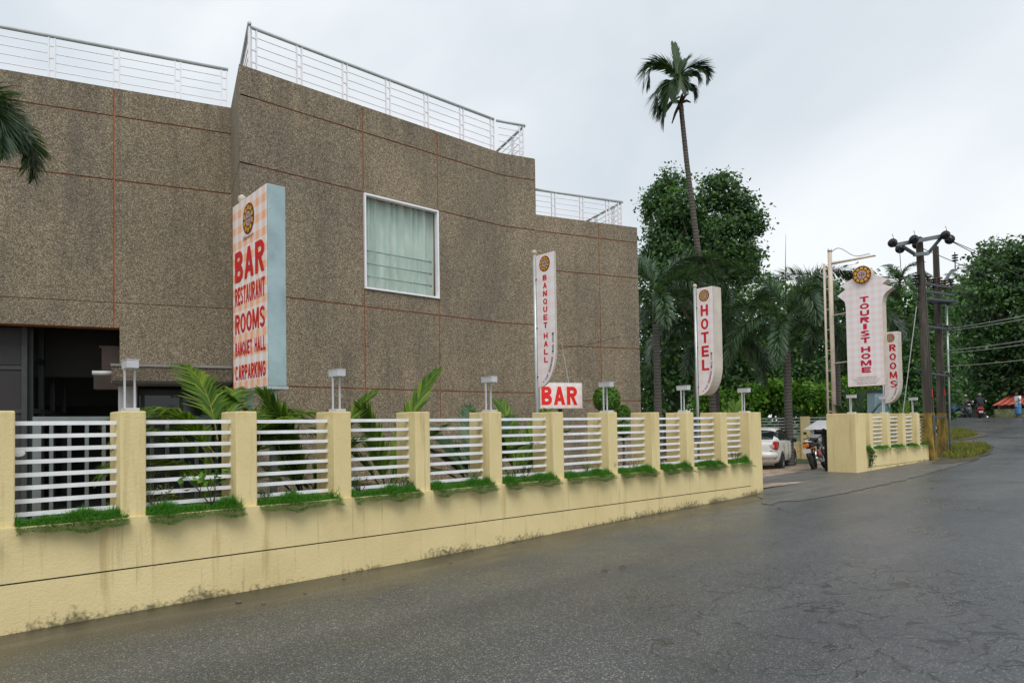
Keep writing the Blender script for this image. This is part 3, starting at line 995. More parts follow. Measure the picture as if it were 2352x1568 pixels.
# ================================================================== HOTEL BUILDING
A1 = Vector((-5.11, 12.5, 0)); D1 = Vector((2.15, 1, 0)).normalized()
B0 = Vector((-4.356, 11.0, 0)); D2 = Vector((1.11, 1, 0)).normalized()
B1 = B0 + D2*5.66
W0 = B1; W1 = W0 + D1*.80
K0 = W1 - Vector((D1.y, -D1.x, 0))*.045; K1 = K0 + D1*2.75
hotel = thing('hotel_building', 'brown pebble-dashed hotel building with orange panel joints and roof railings', 'building', (-3.0, 15.0, 0))
GAP, THK = .024, .016
def outn(dr): return Vector((dr.y, -dr.x, 0))
def q_at(p0, dr, x, y=600):
    return (on_line(x, y, p0, dr) - Vector((p0.x, p0.y, 0))).xy.dot(dr.xy)
def z_at(p0, dr, x, y): return on_line(x, y, p0, dr).z

def slab(mb, p0, dr, q0, q1, z0, z1, o0, o1, mi=0):
    n = outn(dr)
    return mb.box(Vector((p0.x, p0.y, 0)) + dr*((q0+q1)/2) + n*((o0+o1)/2) + Z*((z0+z1)/2), dr, n, Z, (q1-q0)/2, (o1-o0)/2, (z1-z0)/2, mi)
def panels(p0, dr, cols, rows, skip=(), e0=.0, e1=.0):
    for i in range(len(cols)-1):
        for j in range(len(rows)-1):
            if (i, j) in skip: continue
            a = cols[i] + (GAP/2 if i else -e0); b = cols[i+1] - (GAP/2 if i < len(cols)-2 else -e1)
            lo = rows[j] + (GAP/2 if j else 0); hi = rows[j+1] - (GAP/2 if j < len(rows)-2 else 0)
            slab(MB(), p0, dr, a, b, lo, hi, .002, THK).build('wall_panel', 'aggregate', hotel)

TOP, J1, J2, J3, J4, BOT = 7.67, 7.18, 6.06, 3.94, 2.43, -.1
# --- left wing with the entrance
q_open = q_at(A1, D1, 275, 753); z_open = z_at(A1, D1, 275, 753)
q_v = q_at(A1, D1, 262, 500)
QL = -9.0
core = MB()
slab(core, A1, D1, QL, q_open, z_open, TOP, -.28, 0)
slab(core, A1, D1, q_open, .02, 2.62, TOP, -.28, 0)
panels(A1, D1, [QL, q_v-3.2, q_v, 0], [J3, J2, J1, TOP])
slab(MB(), A1, D1, QL, q_v-3.2-GAP/2, z_open, J3-GAP/2, .002, THK).build('wall_panel', 'aggregate', hotel)
slab(MB(), A1, D1, q_v-3.2+GAP/2, q_v-GAP/2, z_open, J3-GAP/2, .002, THK).build('wall_panel', 'aggregate', hotel)
m = MB(); slab(m, A1, D1, q_v+GAP/2, q_open, z_open, J3-GAP/2, .002, THK); slab(m, A1, D1, q_open, 0, 2.64, J3-GAP/2, .002, THK)
m.build('wall_panel', 'aggregate', hotel)
# --- return of the tall block
DR = Vector((B0.x-A1.x, B0.y-A1.y, 0)); LR = DR.length; DR.normalize()
slab(core, A1, DR, -.1, LR-.12, BOT, TOP, -.25, 0)
panels(A1, DR, [.0, LR], [BOT, J2, TOP], e1=.02)
# --- tall block facade
qa, qb, qc = q_at(B0, D2, 834, 500), q_at(B0, D2, 1006, 600), 5.66
wz1 = J2 - GAP/2; wz0 = z_at(B0, D2, 834, 663)
slab(core, B0, D2, .2, qa, BOT, TOP, -.28, 0)
slab(core, B0, D2, qa, qb, BOT, wz0, -.28, 0)
slab(core, B0, D2, qa, qb, wz1, TOP, -.28, 0)
slab(core, B0, D2, qb, qc, BOT, TOP, -.28, 0)
panels(B0, D2, [0, qa, qb, qc], [BOT, J4, J3, J2, J1, TOP], skip={(1, 2)}, e0=.02)
slab(MB(), B0, D2, qa+GAP/2, qb-GAP/2, J3+GAP/2, wz0-.002, .002, THK).build('wall_panel', 'aggregate', hotel)
# --- short angled bay and low wing
slab(core, W0, D1, 0, .80, BOT, TOP, -.28, 0)
panels(W0, D1, [0, .80], [BOT, J4, J3, J2, J1, TOP])
qk = q_at(K0, D1, 1377, 700)
slab(core, K0, D1, 0, 2.75, BOT, 6.43, -.28, 0)
panels(K0, D1, [0, qk, 2.75], [BOT, 2.26, 3.50, 5.20, J2, 6.43], e1=.03)
# end walls running back, so that the building is a closed block
back = Vector((-N.x, -N.y, 0))
for p, ztop in ((W1, TOP), (K1, 6.43)):
    n1 = outn(D1)
    core.box(Vector((p.x, p.y, 0)) - n1*4.2 - D1*.15 + Z*((ztop+BOT)/2), D1, n1, Z, .14, 3.9, (ztop-BOT)/2)
core.build('wall_core', 'joint', hotel)
m = MB(); n1 = outn(D1)
m.box(Vector((K1.x, K1.y, 0)) - n1*4.2 + D1*.012 + Z*((6.43+BOT)/2), D1, n1, Z, .02, 4.2, (6.43-BOT)/2)
m.build('end_wall', 'aggregate', hotel)
m = MB(); m.box(Vector((W1.x, W1.y, 0)) - n1*4.2 + D1*.012 + Z*((TOP+6.0)/2), D1, n1, Z, .02, 4.2, (TOP-6.0)/2)
m.build('end_wall', 'aggregate', hotel)
# roofs
def roof(name, pts, z):
    m = MB(); k = [(p.x, p.y) for p in pts]
    m.prism(k, (0, 0, z), (1, 0, 0), (0, 1, 0), (0, 0, .15)); return m.build(name, 'interior_grey', hotel)
i1, i2 = outn(D1)*-.3, outn(D2)*-.3
roof('roof_slab', [A1+D1*QL+i1, A1+i1+D1*.1, B0+D2*.3+i2, B1+i2, W1+i1-D1*.35, W1-n1*8, A1+D1*QL-n1*8], 7.0)
roof('roof_slab', [K0+i1, K1+i1-D1*.35, K1-n1*8-D1*.35, K0-n1*8], 5.8)

# --- roof railings
def railing(name, p0, dr, q0, q1, posts, zb, zt, setback, nw=5):
    n = outn(dr); o = Vector((p0.x, p0.y, 0)) - n*setback
    h = MB().tube([o + dr*q0 + Z*zt, o + dr*q1 + Z*zt], .032, 8).build(name, 'handrail_grey', hotel, True)
    for q in posts:
        m = MB()
        for d in (-.045, .045):
            m.box(o + dr*(q+d) + Z*((zb+zt)/2), dr, n, Z, .011, .016, (zt-zb)/2)
        for f in (.3, .55, .8):
            m.box(o + dr*q + Z*(zb+(zt-zb)*f), dr, n, Z, .036, .010, .010)
        m.build('railing_post', 'frame_white', h)
    cuts = [q0] + sorted(posts) + [q1]
    for a, b in zip(cuts[:-1], cuts[1:]):
        if b - a < .2: continue
        for w in range(nw):
            zz = zt - (w+1)*(zt-zb)/(nw+.6)
            MB().tube([o + dr*(a+.045) + Z*zz, o + dr*(b-.045) + Z*zz], .0085, 5).build('railing_bar', 'frame_white', h)
ZR = 8.46
railing('roof_railing', A1, D1, QL, -.05, [q_at(A1, D1, x, 150) for x in (-180, -35, 115, 265, 408)] + [-.12], TOP-.05, ZR, .16)
railing('roof_railing', A1, DR, .0, LR-.10, [LR-.18], TOP-.05, ZR, .16)
railing('roof_railing', B0, D2, .20, 5.60, [q_at(B0, D2, x, 200) for x in (592, 697, 802, 901, 989, 1070)] + [5.55], TOP-.05, ZR, .16)
railing('roof_railing', W0, D1, -.03, .66, [.58], TOP-.05, ZR, .16)
railing('roof_railing', W1 - D1*.14 - n1*3.2, n1, .0, 3.05, [.6, 1.5, 2.4], TOP-.05, ZR, -.0)
railing('roof_railing', K0, D1, .05, 2.52, [q_at(K0, D1, x, 470) for x in (1281, 1346, 1406)] + [2.44], 6.38, 7.08, .2)
railing('roof_railing', K1 - D1*.24 - n1*3.6, n1, .0, 3.4, [.6, 1.4, 2.2, 3.0], 6.38, 7.08, .0)

# --- big window with curtain
win = MB()
fw = .036
for a, b, c, d in ((qa+.004, qb-.004, wz0+.002, wz0+.036), (qa+.004, qb-.004, wz1-.036, wz1-.002), (qa+.004, qa+fw, wz0+.038, wz1-.038), (qb-fw, qb-.004, wz0+.038, wz1-.038)):
    slab(win, B0, D2, a, b, c, d, -.06, .052)
win = win.build('window', 'frame_white', hotel)
o = Vector((B0.x, B0.y, 0)) - outn(D2)*.028
MB().quad(o + D2*(qa+fw-.01) + Z*(wz0+.03), o + D2*(qb-fw+.01) + Z*(wz0+.03), o + D2*(qb-fw+.01) + Z*(wz1-.03), o + D2*(qa+fw-.01) + Z*(wz1-.03)).build('window_pane', 'window_glass', win)
for k in range(3):
    zz = wz0 + .27 + .24*k
    o = Vector((B0.x, B0.y, 0)) + outn(D2)*(-.10) + Z*zz
    MB().tube([o + D2*(qa+.055), o + D2*(qb-.11)], .012, 6).tube([o + D2*(qb-.12), o + D2*(qb-.10)], .03, 8).build('window_bar', 'galvanised', win, True)
V, Q = [], []
nq = 110
for i in range(nq+1):
    u = i/nq; q = qa+.01 + (qb-qa-.02)*u
    ph = u*58 + 1.2*math.sin(u*9)
    for k, zf in enumerate((0, .35, .75, 1)):
        off = -.20 + .05*math.sin(ph + .25*k*math.sin(u*13)) + .012*math.sin(2.3*ph)
        p = Vector((B0.x, B0.y, 0)) + D2*(q + .015*k*math.sin(u*21)) + outn(D2)*off
        V.append((p.x, p.y, wz0 + (wz1-wz0)*zf))
for i in range(nq):
    for k in range(3): Q.append((i*4+k, (i+1)*4+k, (i+1)*4+k+1, i*4+k+1))
me = np_mesh('curtain', V, Q, 'curtain', world_loc(win)); me.polygons.foreach_set('use_smooth', [True]*len(me.polygons))
put('curtain', me, win)
slab(MB(), B0, D2, qa-.1, qb+.1, wz0-.1, wz1+.1, -.9, -.88).build('room_wall', 'interior_grey', hotel)

# --- entrance hall behind the left wing
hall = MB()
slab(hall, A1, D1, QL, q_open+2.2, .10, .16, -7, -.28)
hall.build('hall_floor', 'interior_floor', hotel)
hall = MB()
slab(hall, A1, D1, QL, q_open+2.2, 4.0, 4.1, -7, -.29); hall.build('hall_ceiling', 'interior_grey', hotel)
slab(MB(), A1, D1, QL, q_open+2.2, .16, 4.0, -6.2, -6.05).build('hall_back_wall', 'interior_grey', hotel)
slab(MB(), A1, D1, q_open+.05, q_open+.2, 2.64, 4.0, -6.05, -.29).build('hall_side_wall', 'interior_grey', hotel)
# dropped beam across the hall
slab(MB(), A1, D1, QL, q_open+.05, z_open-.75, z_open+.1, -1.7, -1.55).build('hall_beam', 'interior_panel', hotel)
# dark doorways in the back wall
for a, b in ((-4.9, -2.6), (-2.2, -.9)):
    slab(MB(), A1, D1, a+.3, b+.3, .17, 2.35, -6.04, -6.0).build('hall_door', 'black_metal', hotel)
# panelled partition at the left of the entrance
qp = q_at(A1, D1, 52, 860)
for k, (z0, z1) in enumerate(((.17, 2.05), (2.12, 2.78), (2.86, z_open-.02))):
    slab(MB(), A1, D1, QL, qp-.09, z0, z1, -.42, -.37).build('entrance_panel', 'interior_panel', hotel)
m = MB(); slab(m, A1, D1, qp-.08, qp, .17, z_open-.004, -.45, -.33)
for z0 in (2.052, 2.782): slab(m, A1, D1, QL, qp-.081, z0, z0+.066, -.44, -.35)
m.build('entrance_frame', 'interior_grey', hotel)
# glazed screen going back from it
gs = MB()
n1 = outn(D1); o = Vector((A1.x, A1.y, 0)) + D1*(qp+.02) - n1*.5
for d in (0, .9, 2.0, 3.3): gs.box(o - n1*d + Z*2.0, n1, D1, Z, .04, .04, 1.84)
for zz in (1.15, 2.1, 3.0, 3.75): gs.box(o - n1*1.65 + Z*zz, n1, D1, Z, 1.65, .035, .04)
gs = gs.build('glazed_screen', 'frame_dark', hotel)
for a, b in ((.04, .86), (.94, 1.96), (2.04, 3.26)):
    for z0, z1 in ((.2, 1.1), (1.2, 2.05), (2.15, 2.95), (3.05, 3.7)):
        MB().quad(o - n1*b + Z*z0, o - n1*a + Z*z0, o - n1*a + Z*z1, o - n1*b + Z*z1).build('screen_pane', 'window_glass', gs)
# canopy over the side door
qcl = q_at(A1 + n1*.96, D1, 246, 862)
ct, cb = 2.76, 2.50
m = MB(); slab(m, A1, D1, qcl+.06, -.05, cb+.03, ct, .04, .96)
cn = m.build('canopy', 'aggregate_shaded', hotel)
m = MB(); slab(m, A1, D1, qcl+.05, -.06, ct+.001, ct+.04, .05, .98); m.build('canopy_lip', 'concrete_lip', cn)
m = MB(); slab(m, A1, D1, qcl+.05, -.06, cb, cb+.028, .02, .92); m.build('canopy_soffit', 'soffit', cn)
m = MB(); o = Vector((A1.x, A1.y, 0)) + n1*.80 + D1*qcl + Z*(ct-.10)
m.tube([o - D1*.22, o + D1*.1], .035, 10); m.build('drain_pipe', 'pipe_grey', cn, True)
m = MB(); slab(m, A1, D1, q_open-.02, q_open+.26, .1, cb-.002, -.28, .03); m.build('entrance_column', 'column_white', hotel)
m = MB(); slab(m, A1, D1, q_open+.27, -.02, .16, cb+.1, -.30, -.26); shop = m.build('shop_front', 'glass_dark', hotel)
m = MB()
for a in (q_open+.30, q_open+.92, q_open+1.5): slab(m, A1, D1, a, a+.06, .16, cb-.1, -.255, -.2)
slab(m, A1, D1, q_open+.27, -.02, cb-.14, cb-.06, -.199, -.17); m.build('door_frame', 'frame_dark', shop)
o = Vector((A1.x, A1.y, 0)) + n1*(-.245)
qs = q_at(A1, D1, 390, 905)
zs = z_at(A1, D1, 390, 905)
slab(MB(), A1, D1, qs, qs+.46, zs-.05, zs+.05, -.258, -.248).build('door_sticker', 'sign_dim', shop)
letters('door_lettering', '15661', o + Z*(zs-.05), D1, Z, qs+.06, qs+.40, .02, .08, 'letters_pale', shop, .02)
# timber cabinet standing on the canopy inside the opening
m = MB(); slab(m, A1, D1, q_open-.30, q_open-.02, ct+.0, ct+.42, -.5, -.30); slab(m, A1, D1, q_open-.34, q_open-.0, ct+.42, ct+.46, -.55, -.298)
m.build('meter_cabinet', 'wood_brown', hotel)
m = MB(); slab(m, A1, D1, q_open-.42, q_open-.02, ct-.3, ct-.002, -.6, -.29); m.build('cabinet_shelf', 'wood_brown', hotel)

# ================================================================== STREET WALL
TOPZ, LEDGE, GROOVE = 1.897, .925, .465
RZ = [1.794 - .112*i for i in range(8)]
def fin_s(x, mm):
    """s of the fin's right front edge seen at picture x"""
    p = on_line(x, 1000, F(0, mm), E)
    return sm(p)[0]
FM, RM, BM = .17, 0.0, -.28
edges = [fin_s(x, FM) for x in (35, 336, 590.7, 807, 988, 1153, 1295, 1418.6, 1515.6, 1594, 1670.8)]
s_end = fin_s(1744, FM)
step = edges[1]-edges[0]
print('fin steps', [round(b-a, 2) for a, b in zip(edges[:-1], edges[1:])], round(s_end-edges[-1], 2))
wall_left = edges[0] - 6.0
FW = .215
def base_block(mb, s0, s1, m0, m1, zlo, zhi, follow=True, n=40):
    """wall course whose foot follows the ground; z-lists stored for the dirt mask"""
    k = len(mb.v)
    for i in range(n+1):
        s = s0+(s1-s0)*i/n
        for mm in (m1, m0):
            p = F(s, mm)
            mb.v.append(F(s, mm, (G(p)-.12) if follow else zlo)); mb.v.append(F(s, mm, zhi))
    for i in range(n):
        a = k+i*4; b = a+4
        mb.f += [(a, b, b+1, a+1), (a+1, b+1, b+3, a+3), (b+2, a+2, a+3, b+3)]; mb.mi += [0, 0, 0]
    mb.f += [(k, k+1, k+3, k+2), (k+n*4, k+n*4+2, k+n*4+3, k+n*4+1)]; mb.mi += [0, 0]
def with_height(o):
    me = o.data; off = world_loc(o)
    at = me.attributes.new('h', 'FLOAT', 'POINT')
    for i, v in enumerate(me.vertices):
        p = v.co + off
        at.data[i].value = p.z - G(p)
    return o

def street_wall(name, label, s0, s1, dm, group=None):
    w = thing(name, label, 'wall', F((s0+s1)/2, dm, G(F((s0+s1)/2, dm))), group)
    mb = MB(); base_block(mb, s0, s1, -.28+dm, .222+dm, 0, GROOVE-.008)
    with_height(mb.build('plinth', 'wall_paint', w))
    mb = MB(); base_block(mb, s0, s1, -.28+dm, .22+dm, GROOVE+.006, LEDGE, False)
    with_height(mb.build('base_wall', 'wall_paint', w))
    mb = MB(); mb.wb(s0+.02, s1-.02, -.25+dm, .205+dm, GROOVE-.02, GROOVE+.02); mb.build('groove_strip', 'groove', w)
    return w
def fin(w, s_right, width, dm, front=FM, back=BM, top=TOPZ, lo=LEDGE):
    o = MB().wb(s_right-width, s_right, back+dm, front+dm, lo-.03 if lo == LEDGE else lo, top).build('pillar', 'pillar_paint', w)
    return soften(o, .012, 2)
_rail = {}
def rails(w, s0, s1, dm, zs):
    key = round(s1-s0, 3)
    if key not in _rail:
        _rail[key] = MB().box((0, 0, 0), E, N, Z, (s1-s0)/2, .019, .018).mesh('rail', 'rail_white')
    for z in zs:
        put('rail', _rail[key], w, F((s0+s1)/2, RM+dm, z + random.uniform(-.003, .003)) - world_loc(w))

sw = street_wall('street_wall', 'cream painted street wall with pillars and white rails before the brown building', wall_left, s_end, 0)
alls = [edges[0]-k for k in (5.0, 4.0, 3.0, 2.0, 1.0)] + edges
for s in alls: fin(sw, s, FW, 0)
fin(sw, s_end, .45, 0, .2195, BM-.1, TOPZ+.004, .0)
for a, b in zip(alls[:-1], alls[1:]):
    rails(sw, a+.001, b-FW-.001, 0, RZ)
rails(sw, alls[-1]+.001, s_end-.452, 0, RZ)

DMF = -.44
g0 = fin_s(1966, .222+DMF)
fs = [fin_s(x, FM+DMF) for x in (2006, 2046, 2081, 2113.5)]
fe = fs[-1] + 1.1
print('gate at', g0, 'far fins', [round(x-g0, 2) for x in fs])
fwall = street_wall('far_street_wall', 'cream painted wall with white rails beyond the gateway, beside the utility poles', g0, fe, DMF)
soften(MB().wb(g0-.004, g0+.62, -.53+DMF, .226+DMF, .0, TOPZ).build('gate_pillar', 'pillar_paint', fwall), .015, 2)
prev = g0+.62
for s in fs + [fe]:
    if s - FW - prev > .15: rails(fwall, prev+.001, s-FW-.001, DMF, RZ)
    fin(fwall, s, FW, DMF); prev = s

# ------------------------------------------------------------------ lamps on the pillars
def pillar_lamp(s_mid, dm, label):
    b = F(s_mid, .02+dm, TOPZ)
    o = thing('pillar_lamp', label, 'lamp', b, 'box lamps on the wall pillars')
    def lb(x0, x1, y0, y1, z0, z1): return MB().box(E*((x0+x1)/2)+N*((y0+y1)/2)+Z*((z0+z1)/2), E, N, Z, (x1-x0)/2, (y1-y0)/2, (z1-z0)/2)
    soften(local(o, 'base_plate', lb(-.06, .06, -.07, .12, .001, .03), 'lamp_white'), .004)
    for x in (-.042, .042):
        local(o, 'post', lb(x-.008, x+.008, -.008, .010, .03, .40), 'lamp_white')
    hd = soften(local(o, 'lamp_box', lb(-.05, .05, -.09, .14, .40, .474), 'lamp_white'), .004)
    local(hd, 'lid', lb(-.053, .053, -.093, .143, .475, .483), 'lamp_white')
    return o
LAMP = 'white twin-post box lamp on the cream pillar '
for i, w in ((1, 'in front of the dark entrance'), (3, 'below the curtained window'), (5, 'just before the BANQUET HALL sign'), (7, 'in front of the clipped ball shrubs'), (9, 'beside the HOTEL sign')):
    pillar_lamp(edges[i]-FW/2, 0, LAMP + w)
pillar_lamp(s_end-.32, 0, 'white twin-post box lamp on the wide end pillar at the gateway')
pillar_lamp(g0+.22, DMF, 'white twin-post box lamp on the gate pillar by the sign mast')
pillar_lamp(fs[1]-FW/2+.02, DMF, LAMP + 'before the pale blue kiosk'); pillar_lamp(fs[3]-FW/2, DMF, LAMP + 'nearest the utility poles')

p = on_line(42, 1041, F(0, .035), E)
MB().lathe([(.001, .008), (.03, .006), (.034, 0)], (0, 0, 0), N, 18).build('oval_mirror', 'plate_white', sw)  # white oval taken for a scooter mirror, added onto the rail
for o in sw.children:
    if o.name.startswith('oval'):
        o.data.transform(Matrix.Translation(world_loc(sw))); o.location = Vector((p.x, p.y, p.z)) - world_loc(sw); o.scale = (1.5, 1.5, .85)
# ------------------------------------------------------------------ turf overflowing the ledge
def turf(s0, s1, dm, n, label, h=.06):
    b = F((s0+s1)/2, .1+dm, LEDGE)
    s = rng.uniform(s0, s1, n); mm = rng.beta(1.8, 1.2, n)*.22+.03
    lump = .62+.28*np.sin(s*9+s0*7)+.16*np.sin(s*23+s0*3)+.42*rng.random(n)
    over = np.clip((mm-.15)/.08, 0, 1)
    pos = np.array([list(F(a, c+dm + .055*o_*l_, LEDGE - .06*o_*l_ + .03*(1-o_)*l_)) for a, c, o_, l_ in zip(s, mm, over, lump)])
    hh = h*(.55+.7*rng.random(n))*lump*(1-.25*over)
    hh[(s > s1-.12) & (mm < .14)] *= 1.5
    out = np.outer(over*1.5+.25, np.array(N)) + np.outer(over*-.7, np.array([0, 0, 1.0]))
    V, Q = blades(n, pos, hh, .0075, .8, out)
    o = put('turf', np_mesh('turf', V, Q, 'grass_blade', b), None, b)
    tag(o, label, 'grass', 'turf tufts along the wall ledges', 'stuff')
TL = 'green turf tuft spilling over the wall ledge between two pillars'
for a, b in zip(alls[3:-1], alls[4:]):
    turf(a+.0, b-FW+.06, 0, 9000, TL)
turf(alls[-1], s_end-.42, 0, 4500, TL)
prev = g0+.62
for s in fs + [fe]:
    turf(prev, s-FW+.05, DMF, 4200, TL); prev = s

# ================================================================== SIGNS
def rect(w, h): return [(0, 0), (w, 0), (w, h), (0, h)]

# ---- tall boxed BAR sign
SW, SD = 1.16, .22
near = P(616, 885, 8.0)
sz0 = near.z; sz1 = P(615, 420, 8.0).z; SH = sz1-sz0
so = Vector((near.x, near.y, sz0)) - N*SW            # far lower corner of the printed face
sb = F(sm(so + N*.5)[0], sm(so + N*.5)[1], 0); sb.z = yard_z(sb)
bs = thing('bar_sign', 'tall boxed orange gingham sign reading BAR RESTAURANT ROOMS BANQUET HALL CARPARKING', 'sign', sb)
m = MB().box(so + N*(SW/2) + E*(SD/2+.004) + Z*(SH/2), N, E, Z, SW/2, SD/2, SH/2)
soften(m.build('sign_box', 'sheet_blue', bs), .006)
flat_print('sign_face', rect(SW, SH), so - E*.0, N, Z, 'gingham_orange', bs)
def fit(txt, f0, f1, g0_, g1, mat='red_print', t=.27, small=False):
    a = ('lettering', txt, so, N, Z, SW*g0_, SW*g1, SH*(1-f1), SH*(1-f0), mat, bs)
    letters(*a, 0.0) if small else block_letters(*a, t)
fit('BAR', .262, .425, .07, .92, t=.31)
fit('RESTAURANT', .455, .55, .07, .93, t=.28)
fit('ROOMS', .598, .703, .07, .93, t=.29)
fit('BANQUET', .748, .82, .07, .57, t=.27)
fit('HALL', .748, .82, .645, .94, t=.27)
fit('CARPARKING', .872, .95, .07, .94, t=.27)
fit("Edassery's", .197, .227, .33, .63, 'print_dark', small=True)
emblem(so, N, Z, SW*.485, SH*.883, .19, bs, aspect=1.02)
m = MB()
for q in (.2, .86):
    m.box(so + N*(SW*q) + E*.12 + Z*(-(sz0-sb.z)/2), N, E, Z, .035, .035, (sz0-sb.z)/2)
m.build('sign_post', 'galvanised', bs)
m = MB().box(so + N*(SW/2) + E*.11 - Z*.022, N, E, Z, SW/2+.015, SD/2+.02, .018); m.build('sign_tray', 'galvanised', bs)
p = so + E*.1 + N*.06 + Z*SH
MB().lathe([(.035, 0), (.05, .03), (.03, .06), (.055, .10), (.045, .15), (.001, .18)], p, Z, 12).build('finial', 'cream_metal', bs, True)
for i in range(12):    # rivets along the edge of the sheet-metal side
    q = so + N*SW + E*.03 + Z*(SH*(i+.5)/12)
    MB().lathe([(.008, 0), (.006, .004), (.0005, .006)], q, N, 6).build('rivet', 'galvanised', bs)

# ---- blade signs: straight leading edge on a pole, curved foot
def blade_poly(w, h, cut):
    pts = [(0, 0)]
    n = 10
    for i in range(1, n+1):
        a = i/n*math.pi/2
        pts.append((w*math.sin(a)**.85, cut*(1-math.cos(a))))
    return pts + [(w, h), (0, h)]
def along_curve(txt, w, cut, h_rest, o, parent, size, mat='print_dark'):
    path = [(w*math.sin(a)**.85-.055, cut*(1-math.cos(a))+.035) for a in np.linspace(.35, math.pi/2, 12)] + [(w-.055, cut+h_rest*.25), (w-.055, cut+h_rest)]
    seg = [math.dist(a, b) for a, b in zip(path[:-1], path[1:])]; tot = sum(seg)
    n = len(txt)
    for i, ch in enumerate(txt):
        if ch == ' ': continue
        t = tot*(i+.5)/n
        for k, sl in enumerate(seg):
            if t <= sl: break
            t -= sl
        a, b = path[k], path[k+1]; f = t/max(sl, 1e-6)
        x, y = a[0]+(b[0]-a[0])*f, a[1]+(b[1]-a[1])*f
        ang = math.atan2(b[1]-a[1], b[0]-a[0])
        letters('small_lettering', ch, o, N, Z, x-size*.32, x+size*.32, y-size*.45, y+size*.45, mat, parent, .0, .004, ang)
def blade_sign(name, label, word, pole, z0, h, w, thick, cut, letter_w, f_first, f_step, letter_h, em_f, em_r, gaps=(), pole_r=.028, print_mat='gingham_pink', bold=.05, aspect=1.0, base=None, side='sign_side', cx=.47):
    b = Vector((pole.x, pole.y, base if base is not None else yard_z(pole)))
    o = thing(name, label, 'sign', b)
    org = Vector((pole.x, pole.y, z0)) + N*(pole_r+.012)
    poly = blade_poly(w, h, cut)
    m = MB(); m.prism(poly, org + E*.004, N, Z, E*thick); m.build('sign_box', side, o)
    flat_print('sign_face', poly, org, N, Z, print_mat, o)
    emblem(org, N, Z, w*.47, h*(1-em_f), em_r, o, aspect=aspect)
    f = f_first
    for i, ch in enumerate(word):
        if ch == ' ':
            f += f_step*.35; continue
        lw = letter_w*(.35 if ch == 'I' else 1.12 if ch == 'M' else 1)
        block_letters('lettering', ch, org, N, Z, w*cx-lw/2, w*cx+lw/2, h*(1-f)-letter_h/2, h*(1-f)+letter_h/2, 'red_print', o, .29)
        f += f_step
    along_curve('4 Star Business Class Hotel', w, cut, h*.10, org, o, .042)
    m = MB(); m.tube([b, Vector((pole.x, pole.y, z0+h+.03))], pole_r, 10); m.build('pole', 'steel_pole', o, True)
    MB().ball((pole.x, pole.y, z0+h+.06), .045, .045, .045, 10).build('finial', 'cream_metal', o, True)
    for q in (.08, .45, .82):
        MB().tube([Vector((pole.x, pole.y, z0+h*q)), Vector((pole.x, pole.y, z0+h*q)) + N*(pole_r+.02)], .012, 6).build('bracket', 'dark_iron', o)
    return o, org

pb = P(1231, 800, 10.7)
z0b, z1b = P(1236, 890, 10.7).z, P(1236, 589, 10.7).z
blade_sign('banquet_hall_sign', 'pale flat blade sign on steel pole reading BANQUET HALL downwards', 'BANQUET HALL', pb, z0b, z1b-z0b, .40, .03, .62, .088, .180, .0595, .085, .075, .115, aspect=1.05)
ph = P(1599, 800, 13.6)
z0h, z1h = P(1601, 908, 13.6).z, P(1596, 664, 13.6).z
blade_sign('hotel_sign', 'thick pale blade sign with curved foot reading HOTEL downwards', 'HOTEL', ph, z0h, z1h-z0h, .36, .30, .62, .165, .212, .127, .215, .075, .115, bold=.06)
pr = P(2028, 850, 20.6)
z0r, z1r = P(2030, 926, 20.6).z, P(2027, 764, 20.6).z
blade_sign('rooms_sign', 'thick pale blade sign reading ROOMS partly behind the TOURIST HOME sign', 'ROOMS', pr, z0r, z1r-z0r, .40, .28, .62, .18, .225, .127, .20, .085, .125, bold=.06, cx=.62)

# ---- small BAR lightbox hanging in front of the wall
bo = P(1242, 937, 13.2); bw = (P(1337, 937, 13.55)-bo).length
bdir = (P(1337, 937, 13.55)-bo); bdir.z = 0; bdir.normalize()
bh = P(1242, 879, 13.2).z - bo.z
bn = Vector((bdir.y, -bdir.x, 0))
o = thing('bar_lightbox', 'small white gingham light box with big red BAR lettering', 'sign', Vector((bo.x, bo.y, yard_z(bo))) + bdir*(bw/2))
MB().box(bo + bdir*(bw/2) - bn*.064 + Z*(bh/2), bdir, bn, Z, bw/2+.012, .06, bh/2+.012).build('sign_box', 'lamp_white', o)
flat_print('sign_face', rect(bw, bh), bo, bdir, Z, 'gingham_bar', o)
block_letters('lettering', 'BAR', bo, bdir, Z, bw*.02, bw*.88, bh*.13, bh*.86, 'bar_red', o, .33, .2)
m = MB()
for q in (.12, .5): m.box(bo + bdir*(bw*q) - bn*.064 + Z*((yard_z(bo)-bo.z)/2), bdir, bn, Z, .03, .03, (bo.z-yard_z(bo))/2)
m.build('sign_post', 'black_metal', o)
# stay wire from the wall to the light box and the long slack cable to the palms
st = on_line(1287, 787, K0, D1) + outn(D1)*.05
w = MB().tube([st, bo + bdir*(bw*.72) - bn*.06 + Z*bh], .006, 5).build('stay_wire', 'wire_pale', None, loc=st)
tag(w, 'thin stay wire from the pebble-dashed wall to the small BAR light box', 'wire')
a, b = P(1268, 802, 11.0), P(1530, 716, 24)
pts = [a.lerp(b, t) - Z*(.9*t*(1-t)) for t in np.linspace(0, 1, 15)]
tag(MB().tube(pts, .007, 5).build('slack_cable', 'wire_dark', None, loc=a), 'slack dark cable strung from the BANQUET HALL sign to the palms', 'cable')

